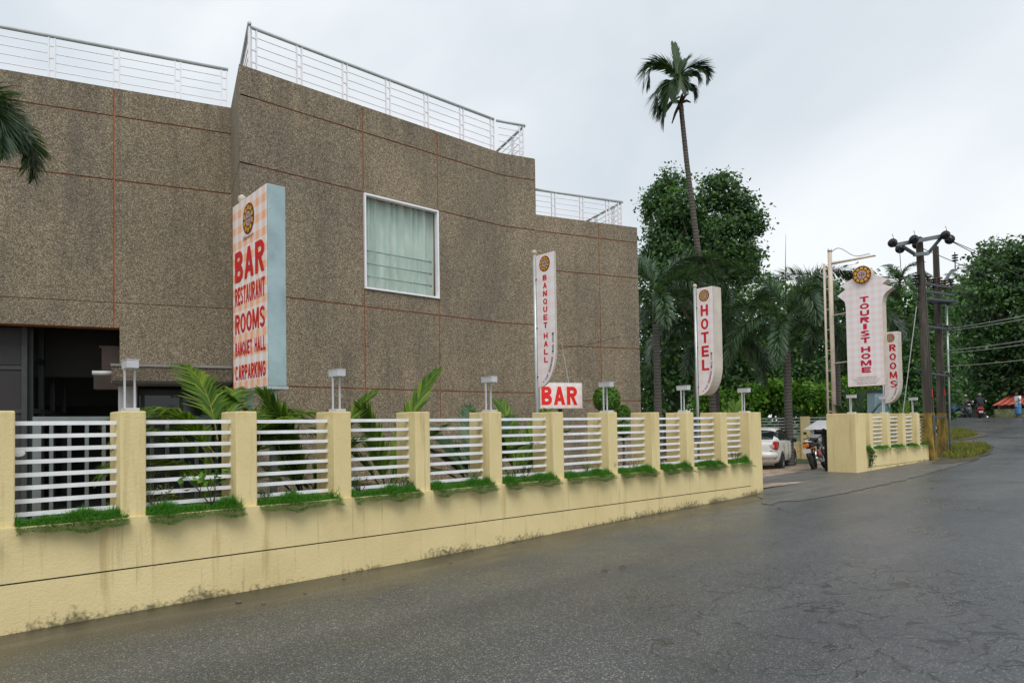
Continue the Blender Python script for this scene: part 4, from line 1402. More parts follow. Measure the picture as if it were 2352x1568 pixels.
# ---- TOURIST HOME sign on its mast
to = P(1948, 888, 19.9)
TW = 1.0
unit = TW
tp = [(-.50, 0), (.50, 0), (.50, 2.34), (.53, 2.50), (.60, 2.60), (.78, 2.72), (.52, 2.86), (.66, 2.96), (.50, 3.06), (.28, 3.14), (0, 3.17), (-.28, 3.14), (-.50, 3.06), (-.60, 2.96), (-.50, 2.86), (-.74, 2.70), (-.60, 2.58), (-.53, 2.50), (-.50, 2.34)]
z0t = to.z; HT = P(1985, 640, 19.9).z - z0t; kz = HT/3.17
tp = [(x*TW, y*kz) for x, y in tp]
tc0 = to + N*.5*TW
tb = Vector((tc0.x, tc0.y, 0)); tb.z = yard_z(tb)
mast = P(1912, 800, 20.6)
ts_ = thing('tourist_home_sign', 'tall collared pale gingham sign reading TOURIST HOME under a round emblem', 'sign', Vector((mast.x, mast.y, yard_z(mast))))
m = MB(); m.prism(tp, tc0 + E*.004, N, Z, E*.27); m.build('sign_box', 'cream_metal', ts_)
flat_print('sign_face', tp, tc0, N, Z, 'gingham_pink', ts_)
m = MB().lathe([(.245, 0), (.25, .02), (.25, .26), (.24, .28)], tc0 + Z*(3.20*kz) - E*.06, E, 28); m.build('emblem_drum', 'cream_metal', ts_, True)
emblem(tc0 - E*.065, N, Z, 0, 3.20*kz, .255, ts_, .006, aspect=1.0)
f = 2.49
for ch in 'TOURIST HOME':
    if ch == ' ': f -= .07; continue
    lw = .10 if ch == 'I' else .29 if ch == 'M' else .25
    block_letters('lettering', ch, tc0, N, Z, -lw/2+.02, lw/2+.02, (f-.080)*kz, (f+.080)*kz, 'red_pink_print', ts_, .26, .26)
    f -= .196
for i, (t, w_) in enumerate((('www.edasseryhotels.com', .54), ('bookhotels@edasseryhotels.com', .74), ('support@edasseryhotels.com', .66), ('0484 2615911, 2616911', .54))):
    y = (.245 - i*.058)*kz
    letters('small_lettering', t, tc0, N, Z, -w_/2+.02, w_/2+.02, y-.019, y+.019, 'print_dark', ts_, .0)
mt = P(1911, 580, 20.6).z; mb_ = yard_z(mast)
MB().tube([Vector((mast.x, mast.y, mb_)), Vector((mast.x, mast.y, mt))], .062, 12).build('mast', 'cream_metal', ts_, True)
MB().ball((mast.x, mast.y, mt+.06), .07, .07, .07, 12).build('finial', 'chrome', ts_, True)
m2 = mast - E*.05 - N*.16
lt = P(1903, 606, 20.7).z
MB().tube([Vector((m2.x, m2.y, mb_)), Vector((m2.x, m2.y, lt))], .032, 10).build('ladder_rail', 'cream_metal', ts_, True)
zz = mb_+.5
while zz < lt:
    MB().tube([Vector((m2.x, m2.y, zz)), Vector((mast.x, mast.y, zz))], .016, 6).build('ladder_rung', 'cream_metal', ts_); zz += .62
at_ = P(1916, 606, 20.6).z
aend = Vector((mast.x, mast.y, at_)) + N*1.28
MB().tube([Vector((mast.x, mast.y, at_)), aend], [.04, .03], 8).build('arm', 'cream_metal', ts_, True)
MB().ball(aend, .035, .035, .035, 8).build('arm_tip', 'chrome', ts_, True)
pts = [Vector((mast.x, mast.y, mt-.05)) + N*(1.15*t) + Z*(.22*math.sin(t*6.0)*(1-t)*1.1 - .22*t) for t in np.linspace(0, 1, 16)]
MB().tube(pts, .014, 6).build('stay_rod', 'cream_metal', ts_, True)
for q in (2.2, .75):
    c0 = tc0 - N*.5*TW + Z*(q*kz) + E*.13
    MB().tube([Vector((mast.x, mast.y, c0.z)), c0], .02, 6).build('bracket', 'cream_metal', ts_)

# ================================================================== UTILITY POLES
def H_post(name, label, base, top, w0, w1, ybase, marks):
    """square concrete post, tapering, with a recessed face and a yellow painted foot"""
    base, top = Vector(base), Vector(top)
    o = thing(name, label, 'utility pole', base, 'paired concrete utility poles')
    dv = top-base
    def shell(f0, f1, grow):
        mb = MB(); pts = []
        k = 0
        prof = [(-1, -.8), (-.45, -.8), (-.38, -.55), (.38, -.55), (.45, -.8), (1, -.8), (1, .8), (-1, .8)]
        for f in (f0, f1):
            c = base + dv*f; w = (w0+(w1-w0)*f)/2*grow
            for x, y in prof: mb.v.append(c + E*(x*w) - N*(y*w))
        n = len(prof)
        for i in range(n):
            j = (i+1) % n
            mb.f.append((i, j, n+j, n+i)); mb.mi.append(0)
        mb.f.append(tuple(range(n))[::-1]); mb.f.append(tuple(range(n, 2*n))); mb.mi += [0, 0]
        return mb
    fy = (ybase-base.z)/dv.z
    shell(fy, 1, 1).build('shaft', 'post_concrete', o)
    shell(-.02, fy, 1.06).build('painted_foot', 'post_yellow', o)
    for f, c in marks:
        cc = base + dv*f; w = (w0+(w1-w0)*f)/2
        MB().box(cc + N*(w*.8+.004) + E*w*.25, E, N, Z, w*.28, .006, .12).build('painted_mark', c, o)
    return o, (lambda f: base+dv*f)
p1b = on_ground(2139, 1057); p1t = P(2111, 545, p1b.y)
pole1, at1 = H_post('utility_pole', 'dark concrete utility pole with three-insulator cross arm and yellow foot', p1b, p1t, .31, .185, P(2130, 948, p1b.y).z, [(.30, 'red_mark')])
p2b = on_ground(2166, 1040); p2t = P(2149, 566, p2b.y)
pole2, at2 = H_post('utility_pole', 'paler concrete utility pole with stacked cross arms of brown insulators', p2b, p2t, .29, .175, P(2160, 948, p2b.y).z, [(.29, 'red_mark')])
d1, d2 = p1b.y, p2b.y
def bar(parent, name, a, b, w, mat): 
    a, b = Vector(a), Vector(b); d = (b-a); L_ = d.length; d.normalize(); s_ = d.cross(Z); s_.normalize(); u_ = s_.cross(d)
    return MB().box((a+b)/2, d, s_, u_, L_/2, w/2, w/2).build(name, mat, parent)
def discs(parent, c, ax, n, r, gap, mat, name='insulator'):
    m = MB(); ax = Vector(ax).normalized(); c = Vector(c)
    m.tube([c - ax*.06, c + ax*(gap*n+.06)], .02, 8)
    for i in range(n):
        m.lathe([(.03, 0), (r, .0), (r*.96, .018), (r*.35, gap*.6), (.03, gap*.7)], c + ax*(gap*i), ax, 16)
    return m.build(name, mat, parent, True)
yd = d1-.22
la, ra = P(2056, 563, yd), P(2181, 539, yd)
bar(pole1, 'cross_arm', la, ra, .11, 'crossarm_steel')
for a, b in ((P(2073, 566, yd), P(2103, 585, yd)), (P(2160, 548, yd), P(2131, 583, yd))): bar(pole1, 'arm_brace', a, b, .08, 'dark_iron')
bar(pole1, 'arm_clamp', P(2099, 585, yd), P(2132, 582, yd), .10, 'crossarm_steel')
for x, y in ((2049, 559), (2098, 551), (2170, 541)):
    c = P(x, y, yd-.10)
    tow = Vector((-c.x*.0-.25, -1, .05)).normalized()
    discs(pole1, c, tow, 2, .13, .09, 'insulator', 'disc_insulator')
    MB().tube([c + tow*.2, c + tow*.22 + Vector((-.03, 0, .14)), c + tow*.2 + Vector((-.06, -.02, .22))], .008, 5).build('wire_tail', 'wire_dark', pole1)
for x, y in ((2068, 570), (2107, 560), (2182, 549)):
    discs(pole1, P(x, y, yd+.25), (.45, 1, -.05), 2, .14, .10, 'insulator', 'disc_insulator')
# stacked arms between the poles
def lerp3(a, b, t): return Vector(a).lerp(Vector(b), t)
for ya, yb, nm in ((652, 662, 'cross_arm'), (670, 678, 'cross_arm'), (688, 692, 'cross_arm')):
    bar(pole2, nm, P(2106, ya-4, d1-.1), P(2190, yb, d2-.25), .075, 'dark_iron')
for k in range(7):
    f = k/6
    c = P(2104+80*f, 642+8*f+4*(k % 2), d1+.0+(d2-d1-.35)*f)
    m = MB()
    m.tube([c - Z*.24, c + Z*.1], .018, 6)
    for i in range(4): m.lathe([(.02, 0), (.115, .01), (.10, .04), (.02, .06)], c + Z*(-.16+.085*i), Z, 12)
    m.build('pin_insulator', 'insulator_brown' if k % 3 else 'insulator', pole2, True)
for k in range(4):
    c = P(2126+20*k, 690+2*k, d2-.3); MB().box(c, (1, 0, 0), (0, 1, 0), Z, .14, .06, .07).build('fuse_carrier', 'dark_iron', pole2)
bar(pole2, 'side_arm', P(2160, 660, d2-.1), P(2186, 622, d2-.2), .09, 'crossarm_steel')
bar(pole2, 'side_arm', P(2186, 622, d2-.2), P(2196, 620, d2-.2), .09, 'crossarm_steel')
c = P(2194, 612, d2-.2); m = MB().tube([c - Z*.12, c + Z*.5], .016, 6)
for i in range(3): m.lathe([(.02, 0), (.10, .01), (.09, .04), (.02, .06)], c + Z*(.18+.09*i), Z, 12)
m.build('pin_insulator', 'insulator', pole2, True)
bar(pole2, 'side_arm', P(2120, 620, d1+.3), P(2138, 650, d2-.2), .07, 'crossarm_steel')
for ya, nm in ((748, 'lower_arm'), (855, 'lower_arm')):
    bar(pole2, nm, P(2106, ya-2, d1-.12), P(2180, ya+8, d2-.2), .07, 'dark_iron')
    for k in range(5):
        c = P(2138+13*k, ya-2+2*k, d2-.25)
        MB().lathe([(.02, -.07), (.06, -.05), (.04, 0), (.06, .05), (.02, .07)], c, Z, 10).build('shackle_insulator', 'insulator', pole2, True)
bar(pole2, 'tie_bar', P(2112, 957, d1-.2), P(2172, 957, d2-.2), .06, 'dark_iron')
MB().tube([P(2174, 690, d2-.1), P(2183, 1035, d2-.1)], .035, 8).build('conduit_pipe', 'galvanised', pole2, True)
# notice painted in black on the first pole
fpn = .165; cc = at1(fpn)
MB().box(cc + N*(.31*.5*.8*1.06*.98+.004) - E*.0, E, N, Z, .11, .006, .25).build('painted_notice', 'plastic_black', pole1)

def wire(a, b, sag, r, mat, label):
    a, b = Vector(a), Vector(b)
    pts = [a.lerp(b, t) - Z*(4*sag*t*(1-t)) for t in np.linspace(0, 1, 17)]
    return tag(MB().tube(pts, r, 5).build('overhead_wire', mat, None, loc=a), label, 'wire', 'overhead wires at the utility poles')
for (x0, y0, x1, y1), w in zip(((2183, 552, 2500, 662), (2188, 556, 2500, 690), (2108, 566, 2500, 706)), ('highest', 'middle', 'lowest')):
    wire(P(x0, y0, d1), P(x1, y1, 62), .3, .013, 'wire_dark', w + ' of three dark lines from the cross arm towards the tall trees')
for (x0, y0, x1, y1) in ((2160, 752, 2700, 640), (2162, 756, 2700, 655), (2172, 800, 2700, 710), (2172, 806, 2700, 725), (2172, 836, 2700, 770)):
    w = {752: 'highest', 756: 'second highest', 800: 'middle', 806: 'second lowest', 836: 'lowest'}[y0]
    wire(P(x0, y0+5, d2), P(x1, y1, 15), .12, .011, 'wire_pale', w + ' of five pale service lines stretched from the poles across the road')
for k in range(3):
    a = P(2176, 655+4*k, d2-.2)
    pts = [a, a + Vector((.35+.12*k, -.1, -.05)), a + Vector((.62+.2*k, -.1, -.5)), a + Vector((.55+.2*k, 0, -1.1)), P(2150, 760, d2-.3)]
    MB().tube(pts, .010, 5).build('jumper_wire', 'wire_dark', pole2, True)
gw = on_ground(2060, 1062)
a, b = P(2105, 705, d1), Vector((gw.x, gw.y, gw.z+.05))
tag(MB().tube([a, b], .014, 5).build('guy_wire', 'wire_pale', None, loc=b), 'taut pale guy wire slanting from the pole down to the wall foot', 'wire')
for (x0, y0, x1, y1) in ((2052, 640, 2105, 655),):
    pts = [P(2066, 570, yd), P(2069, 615, yd), P(2080, 652, yd), P(2104, 655, yd)]
    MB().tube(pts, .010, 5).build('jumper_wire', 'wire_dark', pole1, True)

# ================================================================== GATES, BACK WALL, BOOTH
# silver gate behind the rails near the entrance
gs0, gs1, gm = sm(on_line(75, 1000, F(0, -1.25), E))[0], edges[2]-.02, -1.25
gz0, gz1 = .36, P(300, 958, 8.0).z
o = thing('metal_gate', 'silver grey vertical-bar metal gate behind the wall rails before the entrance', 'gate', F(gs0, gm, .3))
m = MB(); m.wb(gs0, gs1, gm-.025, gm+.025, gz1-.06, gz1); m.wb(gs0, gs1, gm-.025, gm+.025, gz0, gz0+.06); m.wb(gs0, gs0+.07, gm-.024, gm+.024, gz0+.06, gz1-.06); m.wb(gs1-.07, gs1, gm-.024, gm+.024, gz0+.06, gz1-.06)
m.build('gate_frame', 'gate_grey', o)
nb = 11
for i in range(1, nb):
    s = gs0 + (gs1-gs0)*i/nb
    MB().wb(s-.016, s+.016, gm-.018, gm+.018, gz0+.061, gz1-.061).build('bar', 'gate_grey', o)
# black sliding gate leaf tucked behind the gate pillar
o = thing('sliding_gate', 'black steel sliding gate leaf drawn back behind the gate pillar', 'gate', F(g0+1, DMF-.66, .3))
gy = DMF-.66
m = MB(); a0 = sm(on_line(1896, 1040, F(0, gy), E))[0]
z_a, z_b = .33, 1.30
m.wb(a0, a0+.05, gy-.03, gy+.03, z_a, z_b); m.wb(a0+3, a0+3.07, gy-.03, gy+.03, z_a, z_b); m.wb(a0+.07, a0+3, gy-.028, gy+.028, z_a+.04, z_a+.1); m.wb(a0+.07, a0+3, gy-.028, gy+.028, z_b-.07, z_b)
m.build('gate_frame', 'black_metal', o)
for i in range(1, 16): MB().wb(a0+.07+i*.183, a0+.095+i*.183, gy-.012, gy+.012, z_a+.1, z_b-.07).build('bar', 'black_metal', o)
# wall at the back of the yard
bw0, bw1 = P(1560, 1040, 33), P(2010, 1040, 30.5)
bd = (bw1-bw0); bd.z = 0; BL = bd.length; bd.normalize(); bnn = Vector((bd.y, -bd.x, 0))
o = thing('yard_wall', 'cream back wall of the parking yard topped with grey horizontal rails', 'wall', Vector((bw0.x, bw0.y, .02)))
b0 = Vector((bw0.x, bw0.y, 0))
wtop = P(1760, 1013, 32).z; rtop = P(1760, 961, 32).z
MB().box(b0 + bd*(BL/2) + Z*(wtop/2), bd, bnn, Z, BL/2, .12, wtop/2).build('wall_base', 'pillar_paint', o)
q = .6; qs_ = []
qp_ = (on_line(1849, 980, bw0, bd)-b0).xy.dot(bd.xy)
for q in (qp_-7.0, qp_-3.5, qp_, qp_+3.3):
    if 0 < q < BL: MB().box(b0 + bd*q + bnn*.08 + Z*((rtop+.07)/2), bd, bnn, Z, .20, .14, (rtop+.07)/2).build('pillar', 'pillar_paint', o); qs_.append(q)
for i in range(8):
    zz = wtop+.10 + (rtop-wtop-.1)*i/7
    MB().box(b0 + bd*(BL/2) + Z*zz, bd, bnn, Z, BL/2-.01, .02, .026).build('rail', 'galvanised', o)
for q in np.arange(.7, BL, 1.4): MB().box(b0 + bd*q - bnn*.035 + Z*((wtop+rtop)/2), bd, bnn, Z, .02, .012, (rtop-wtop)/2).build('rail_post', 'galvanised', o)
# security booth
bc = P(1914, 1050, 25.5)
o = thing('security_booth', 'white guard booth with pyramid roof standing behind the gate pillar', 'booth', Vector((bc.x, bc.y, yard_z(bc))))
zb = yard_z(bc); zt = P(1890, 986, 25.0).z
MB().box(Vector((bc.x, bc.y, (zb+zt)/2)), E, N, Z, .56, .56, (zt-zb)/2).build('cabin', 'booth_white', o)
m = MB(); k = .76
r0 = [Vector((bc.x, bc.y, zt)) + E*(a*k) + N*(b*k) for a, b in ((-1, -1), (1, -1), (1, 1), (-1, 1))]
r1 = [Vector((bc.x, bc.y, zt+.34)) + E*(a*.38) + N*(b*.38) for a, b in ((-1, -1), (1, -1), (1, 1), (-1, 1))]
for i in range(4): m.quad(r0[(i+1) % 4], r0[i], r1[i], r1[(i+1) % 4])
m.quad(*r1[::-1]); m.quad(*r0); m.build('booth_roof', 'white_paint', o)
MB().box(Vector((bc.x, bc.y, zb+1.0)) - E*.565, E, N, Z, .012, .42, .35).build('booth_window', 'glass_dark', o)
MB().box(Vector((bc.x, bc.y, zt-.30)) - E*.66 - N*.30, E, N, Z, .10, .16, .12).build('booth_light', 'lamp_white', o)
# pale blue kiosk behind the far wall
kc = P(2018, 930, 25.5)
o = thing('kiosk', 'pale blue glazed kiosk behind the far wall near the ROOMS sign', 'kiosk', Vector((kc.x, kc.y, .1)))
zt = P(2018, 902, 25.5).z
MB().bx(kc.x-.28, kc.x+.28, kc.y-.28, kc.y+.28, .1, zt).build('cabin', 'booth_blue', o)
MB().bx(kc.x-.32, kc.x+.32, kc.y-.32, kc.y+.32, zt, zt+.1).build('kiosk_roof', 'frame_dark', o)
MB().bx(kc.x-.23, kc.x+.23, kc.y-.295, kc.y-.282, .9, zt-.12).build('pane', 'window_glass', o)

# ================================================================== VEHICLES
def wheel(parent, c, r, w, axle, rim_r=None, spokes=9, name='wheel', tyre='rubber', rim='alloy'):
    """tyre with rounded shoulders and spoked rim, in the parent's own coordinates"""
    c, axle = Vector(c), Vector(axle).normalized()
    rr = rim_r or r*.66
    m = MB()
    m.lathe([(rr, -w*.5), (r*.93, -w*.5), (r, -w*.33), (r, w*.33), (r*.93, w*.5), (rr, w*.5), (rr*.97, 0), (rr, -w*.5)], c, axle, 28)
    t = local(parent, name, m, tyre, True)
    m = MB(); a = axle.orthogonal().normalized(); b = axle.cross(a)
    m.lathe([(rr*.99, -w*.3), (rr*.99, w*.42), (rr*.86, w*.42), (rr*.84, w*.2)], c, axle, 28)
    m.lathe([(.001, w*.36), (rr*.2, w*.34), (rr*.22, w*.1)], c, axle, 12)
    for i in range(spokes):
        q = 2*math.pi*i/spokes; d = a*math.cos(q) + b*math.sin(q); e = axle.cross(d)
        m.box(c + d*(rr*.52) + axle*(w*.28), d, e, axle, rr*.36, rr*.075, w*.05)
    local(t, 'rim', m, rim)
    m = MB(); m.lathe([(.001, -w*.05), (rr*.8, -w*.05)], c, axle, 16); local(t, 'brake_disc', m, 'dark_iron')
    return t

def sedan(name, label, loc, heading, scale=1.0, plate=''):
    """notchback car; x forward, y to its left"""
    o = thing(name, label, 'car', loc)
    o.rotation_euler.z = heading; o.scale = (scale,)*3
    L_, W_, Hh = 4.45, 1.74, 1.54
    # stations from tail to nose: (x, sill, bumper-width, belt z, belt half width, roof z, roof half width)
    st = [(-2.22, .42, .60, .88, .58, .88, .55), (-2.18, .30, .72, 1.00, .68, 1.00, .62), (-2.02, .24, .82, 1.05, .78, 1.05, .66), (-1.78, .22, .86, 1.06, .82, 1.075, .66),
          (-1.42, .22, .87, 1.05, .84, 1.24, .60), (-1.02, .22, .87, 1.03, .85, 1.44, .585), (-.6, .22, .87, 1.01, .86, 1.525, .60), (0.0, .22, .87, .99, .86, 1.54, .61),
          (.45, .22, .87, .975, .86, 1.49, .60), (.85, .22, .87, .965, .86, 1.33, .60), (1.22, .22, .87, .955, .85, 1.09, .64), (1.45, .22, .87, .95, .83, .965, .66),
          (1.85, .24, .85, .86, .78, .885, .58), (2.10, .28, .76, .74, .68, .76, .5), (2.23, .40, .60, .60, .56, .60, .45)]
    mb = MB(); rows = []
    for x, z0, w, zb, wb, zr, wr in st:
        zm = z0 + (zb-z0)*.55
        prof = [(0, z0), (w*.80, z0), (w*.97, z0+.08), (w, zm-.06), (w*.995, zm+.05), (wb, zb-.03), (wb*.97, zb), (wb*.60+wr*.40, zb+(zr-zb)*.45), (wr*.97+.01, zb+(zr-zb)*.88), (wr*.72, zb+(zr-zb)*.985+.004), (0, zr+.012)]
        row = []
        for y, z in prof: row.append((x, -y, z))
        rows.append(row)
    np_ = len(rows[0])
    idx = {}
    def vid(i, j, s):
        if j in (0, np_-1): s = 1
        k = (i, j, s)
        if k not in idx:
            x, y, z = rows[i][j]; idx[k] = len(mb.v); mb.v.append(Vector((x, y*s, z)))
        return idx[k]
    for i in range(len(st)-1):
        for j in range(np_-1):
            glass = 0
            x = (st[i][0]+st[i+1][0])/2
            if j in (6, 7) and -1.45 < x < 1.0: glass = 1                      # side windows
            if j in (8, 9) and (-1.80 < x < -1.0 or .45 < x < 1.45): glass = 1     # rear and front screens
            for s in (1, -1):
                q = (vid(i, j, s), vid(i+1, j, s), vid(i+1, j+1, s), vid(i, j+1, s))
                mb.f.append(q if s == 1 else q[::-1]); mb.mi.append(glass)
    for i, fl in ((0, True), (len(st)-1, False)):
        for s in (1, -1):
            loop = [vid(i, j, s) for j in range(np_)]
            q = tuple(loop); mb.f.append(q if (s == 1) != fl else q[::-1]); mb.mi.append(0)
    me = mb.mesh('body', ['car_white', 'glass_dark'])
    bm = bmesh.new(); bm.from_mesh(me); bmesh.ops.recalc_face_normals(bm, faces=bm.faces[:]); bm.to_mesh(me); bm.free()
    me.polygons.foreach_set('use_smooth', [True]*len(me.polygons))
    body = put('body', me, o)
    sd = body.modifiers.new('s', 'SUBSURF'); sd.levels = 1; sd.render_levels = 2
    for x in (-1.28, 1.24):
        for s in (-1, 1):
            m = MB(); m.lathe([(.01, 0), (.375, 0), (.375, -.22)], (x, s*.868, .31), (0, s, 0), 24); local(o, 'wheel_arch', m, 'plastic_black')
            wheel(o, (x, s*.80, .305), .305, .19, (0, s, 0))
    for s in (-1, 1):
        m = MB(); m.prism([(-2.19, .80), (-2.02, .74), (-1.80, .82), (-1.72, 1.0), (-1.98, 1.05), (-2.14, 1.02)], (0, s*.70, 0), (1, 0, 0), (0, 0, 1), (0, s*.148, 0))
        tl = soften(local(o, 'tail_light', m, 'lens_red'), .02, 2)
        m = MB(); m.box((-2.185, s*.66, .87), (1, 0, 0), (0, 1, 0), (0, 0, 1), .02, .10, .05); local(tl, 'lamp_lens', m, 'lens_clear')
        m = MB(); m.box((-2.20, s*.52, .50), (1, 0, 0), (0, 1, 0), (0, 0, 1), .03, .10, .022); local(o, 'reflector', m, 'lens_red')
        m = MB(); m.box((.62, s*.95, 1.02), (1, 0, 0), (0, 1, 0), (0, 0, 1), .07, .10, .075); soften(local(o, 'wing_mirror', m, 'plastic_black'), .03, 3)
        for x in (-.35, .60):
            m = MB(); m.box((x-.28, s*.872, .88), (1, 0, 0), (0, 1, 0), (0, 0, 1), .10, .012, .018); local(o, 'door_handle', m, 'car_white')
        for x in (-.95, -.12, .98):
            m = MB(); m.box((x, s*.868, .64), (1, 0, 0), (0, 1, 0), (0, 0, 1), .005, .006, .28); local(o, 'door_gap', m, 'plastic_black')
        m = MB(); m.box((-.05, s*.80, 1.23), Vector((.0, 0, 1)), (1, 0, 0), (0, 1, 0), .20, .022, .01); local(o, 'window_post', m, 'plastic_black')
    m = MB(); m.box((-2.16, 0, .715), (1, 0, 0), (0, 1, 0), (0, 0, 1), .05, .70, .006); local(o, 'bumper_gap', m, 'plastic_black')
    m = MB(); m.tube([(-2.05, -.80, .55), (-2.20, -.62, .56), (-2.245, -.3, .56), (-2.245, .3, .56), (-2.20, .62, .56), (-2.05, .80, .55)], .10, 10, squash=1.2); local(o, 'rear_bumper', m, 'car_white', True)
    m = MB(); m.box((-2.235, -.0, .83), (1, 0, 0), (0, 1, 0), (0, 0, 1), .008, .26, .06); pl = local(o, 'number_plate', m, 'plate_white')
    m = MB(); m.box((-2.225, 0, .925), (1, 0, 0), (0, 1, 0), (0, 0, 1), .012, .34, .018); local(o, 'boot_trim', m, 'chrome')
    if plate: letters('plate_lettering', plate, (-2.245, 0, .80), (0, -1, 0), (0, 0, 1), -.22, .22, -.005, .065, 'plastic_black', o, .02, off=(0, 0, 0))
    return o
rw = P(1794, 1077, 23.6)
hd = math.atan2(2.2, 1.35)
hv = Vector((math.cos(hd), math.sin(hd), 0)); rv = Vector((hv.y, -hv.x, 0))
cc = Vector((rw.x, rw.y, 0)) + hv*1.28*.96 - rv*.80*.96; cc.z = yard_z(cc)+.006
sedan('sedan_car', 'white sedan parked in the yard seen from its rear right corner', cc, hd, .96, 'KL 63 B 803')
c2 = P(2090, 945, 33); c2.z = .12
sedan('sedan_car', 'white car of which only the roof shows above the far wall', c2, R(20), 1.0)

def to_mesh_local(mb, name, parent, mats, smooth=True): return local(parent, name, mb, mats, smooth)
def motorbike(loc, heading, lean):
    o = thing('motorcycle', 'black commuter motorcycle on its stand beside the gate pillar', 'motorcycle', loc)
    o.rotation_euler = (lean, 0, heading)
    for x in (-.64, .64): wheel(o, (x, 0, .30), .30, .09, (0, 1, 0), .225, 10)
    m = MB(); m.ball((.12, 0, .78), .30, .14, .14, 16); m.ball((.28, 0, .80), .16, .13, .12, 14); local(o, 'fuel_tank', m, 'bike_black', True)
    m = MB(); m.tube([(-.85, 0, .84), (-.6, 0, .80), (-.3, 0, .78), (-.05, 0, .78)], [.06, .12, .13, .11], 10, squash=.5); local(o, 'seat', m, 'plastic_black', True)
    m = MB(); m.tube([(-.45, 0, .70), (-.7, 0, .75), (-.98, 0, .82)], [.13, .12, .08], 10, squash=.65); local(o, 'tail_cowl', m, 'bike_black', True)
    m = MB(); m.box((-1.0, 0, .77), (1, 0, .2), (0, 1, 0), (-.2, 0, 1), .03, .085, .045); tl = soften(local(o, 'tail_light', m, 'lens_amber'), .015)
    m = MB(); m.box((-1.02, 0, .60), (1, 0, .25), (0, 1, 0), (-.25, 0, 1), .006, .11, .06); local(o, 'number_plate', m, 'plate_white')
    m = MB(); m.tube([(-.80, 0, .62), (-.95, 0, .58), (-1.0, 0, .45), (-.98, 0, .35)], [.06, .06, .05, .04], 8, squash=.4); local(o, 'rear_mudguard', m, 'plastic_black', True)
    for s in (-1, 1):
        m = MB(); m.tube([(-1.0, s*.1, .66), (-1.0, s*.24, .67)], .012, 6); m.ball((-1.0, s*.25, .67), .03, .035, .03, 10); local(o, 'indicator', m, 'lens_amber', True)
        m = MB(); m.tube([(-.95, s*.14, .86), (-.55, s*.15, .86), (-1.02, s*.02, .90)], .014, 6); local(o, 'grab_rail', m, 'chrome', True)
        m = MB(); m.tube([(-.64, s*.10, .32), (-.42, s*.12, .70)], .034, 8); local(o, 'shock_absorber', m, 'chrome', True)
        m = MB(); m.tube([(.64, s*.07, .30), (.40, s*.07, .92)], .024, 8); local(o, 'fork', m, 'chrome', True)
        m = MB(); m.tube([(.40, 0, .95), (.33, s*.2, 1.02), (.22, s*.34, 1.0)], .014, 6); local(o, 'handlebar', m, 'black_metal', True)
        m = MB(); m.tube([(.32, s*.2, 1.02), (.30, s*.26, 1.16)], .008, 5); m.ball((.30, s*.28, 1.18), .02, .06, .045, 10); local(o, 'mirror', m, 'plastic_black', True)
    m = MB(); m.ball((.10, 0, .43), .20, .13, .16, 14); m.box((.2, 0, .52), (1, 0, 0), (0, 1, 0), (0, 0, 1), .09, .08, .12); local(o, 'engine', m, 'engine_grey')
    m = MB(); m.box((-.12, -.12, .52), (1, 0, 0), (0, 1, 0), (0, 0, 1), .16, .02, .10); soften(local(o, 'side_panel', m, 'bike_orange'), .02)
    m = MB(); m.tube([(.22, -.1, .38), (.05, -.14, .24), (-.3, -.16, .26), (-.85, -.17, .36)], [.025, .03, .055, .05], 10); local(o, 'exhaust', m, 'chrome', True)
    m = MB(); m.tube([(.42, 0, .82), (.1, 0, .62), (-.45, 0, .66), (-.2, 0, .30), (.25, 0, .30), (.42, 0, .80)], .026, 6); local(o, 'frame', m, 'black_metal', True)
    m = MB(); m.ball((.50, 0, .86), .09, .10, .11, 12); local(o, 'headlamp', m, 'chrome', True)
    m = MB(); m.tube([(.95, 0, .46), (.80, 0, .58), (.64, 0, .62), (.46, 0, .58)], [.05, .06, .06, .05], 8, squash=.4); local(o, 'front_mudguard', m, 'bike_black', True)
    m = MB(); m.tube([(0, .1, .28), (-.12, .26, -.0)], .012, 6); local(o, 'side_stand', m, 'black_metal', True)
    # folded jacket left on the tank
    m = MB(); m.ball((-.04, 0, .92), .16, .16, .07, 12); local(o, 'folded_jacket', m, 'jacket_black', True)
    return o
mp_ = P(1871, 1073, 20.6); mh = math.atan2(.80, .62)
hv = Vector((math.cos(mh), math.sin(mh), 0))
ml = Vector((mp_.x, mp_.y, 0)) + hv*.66; ml.z = yard_z(ml)+.006
motorbike(ml, mh, R(-11))

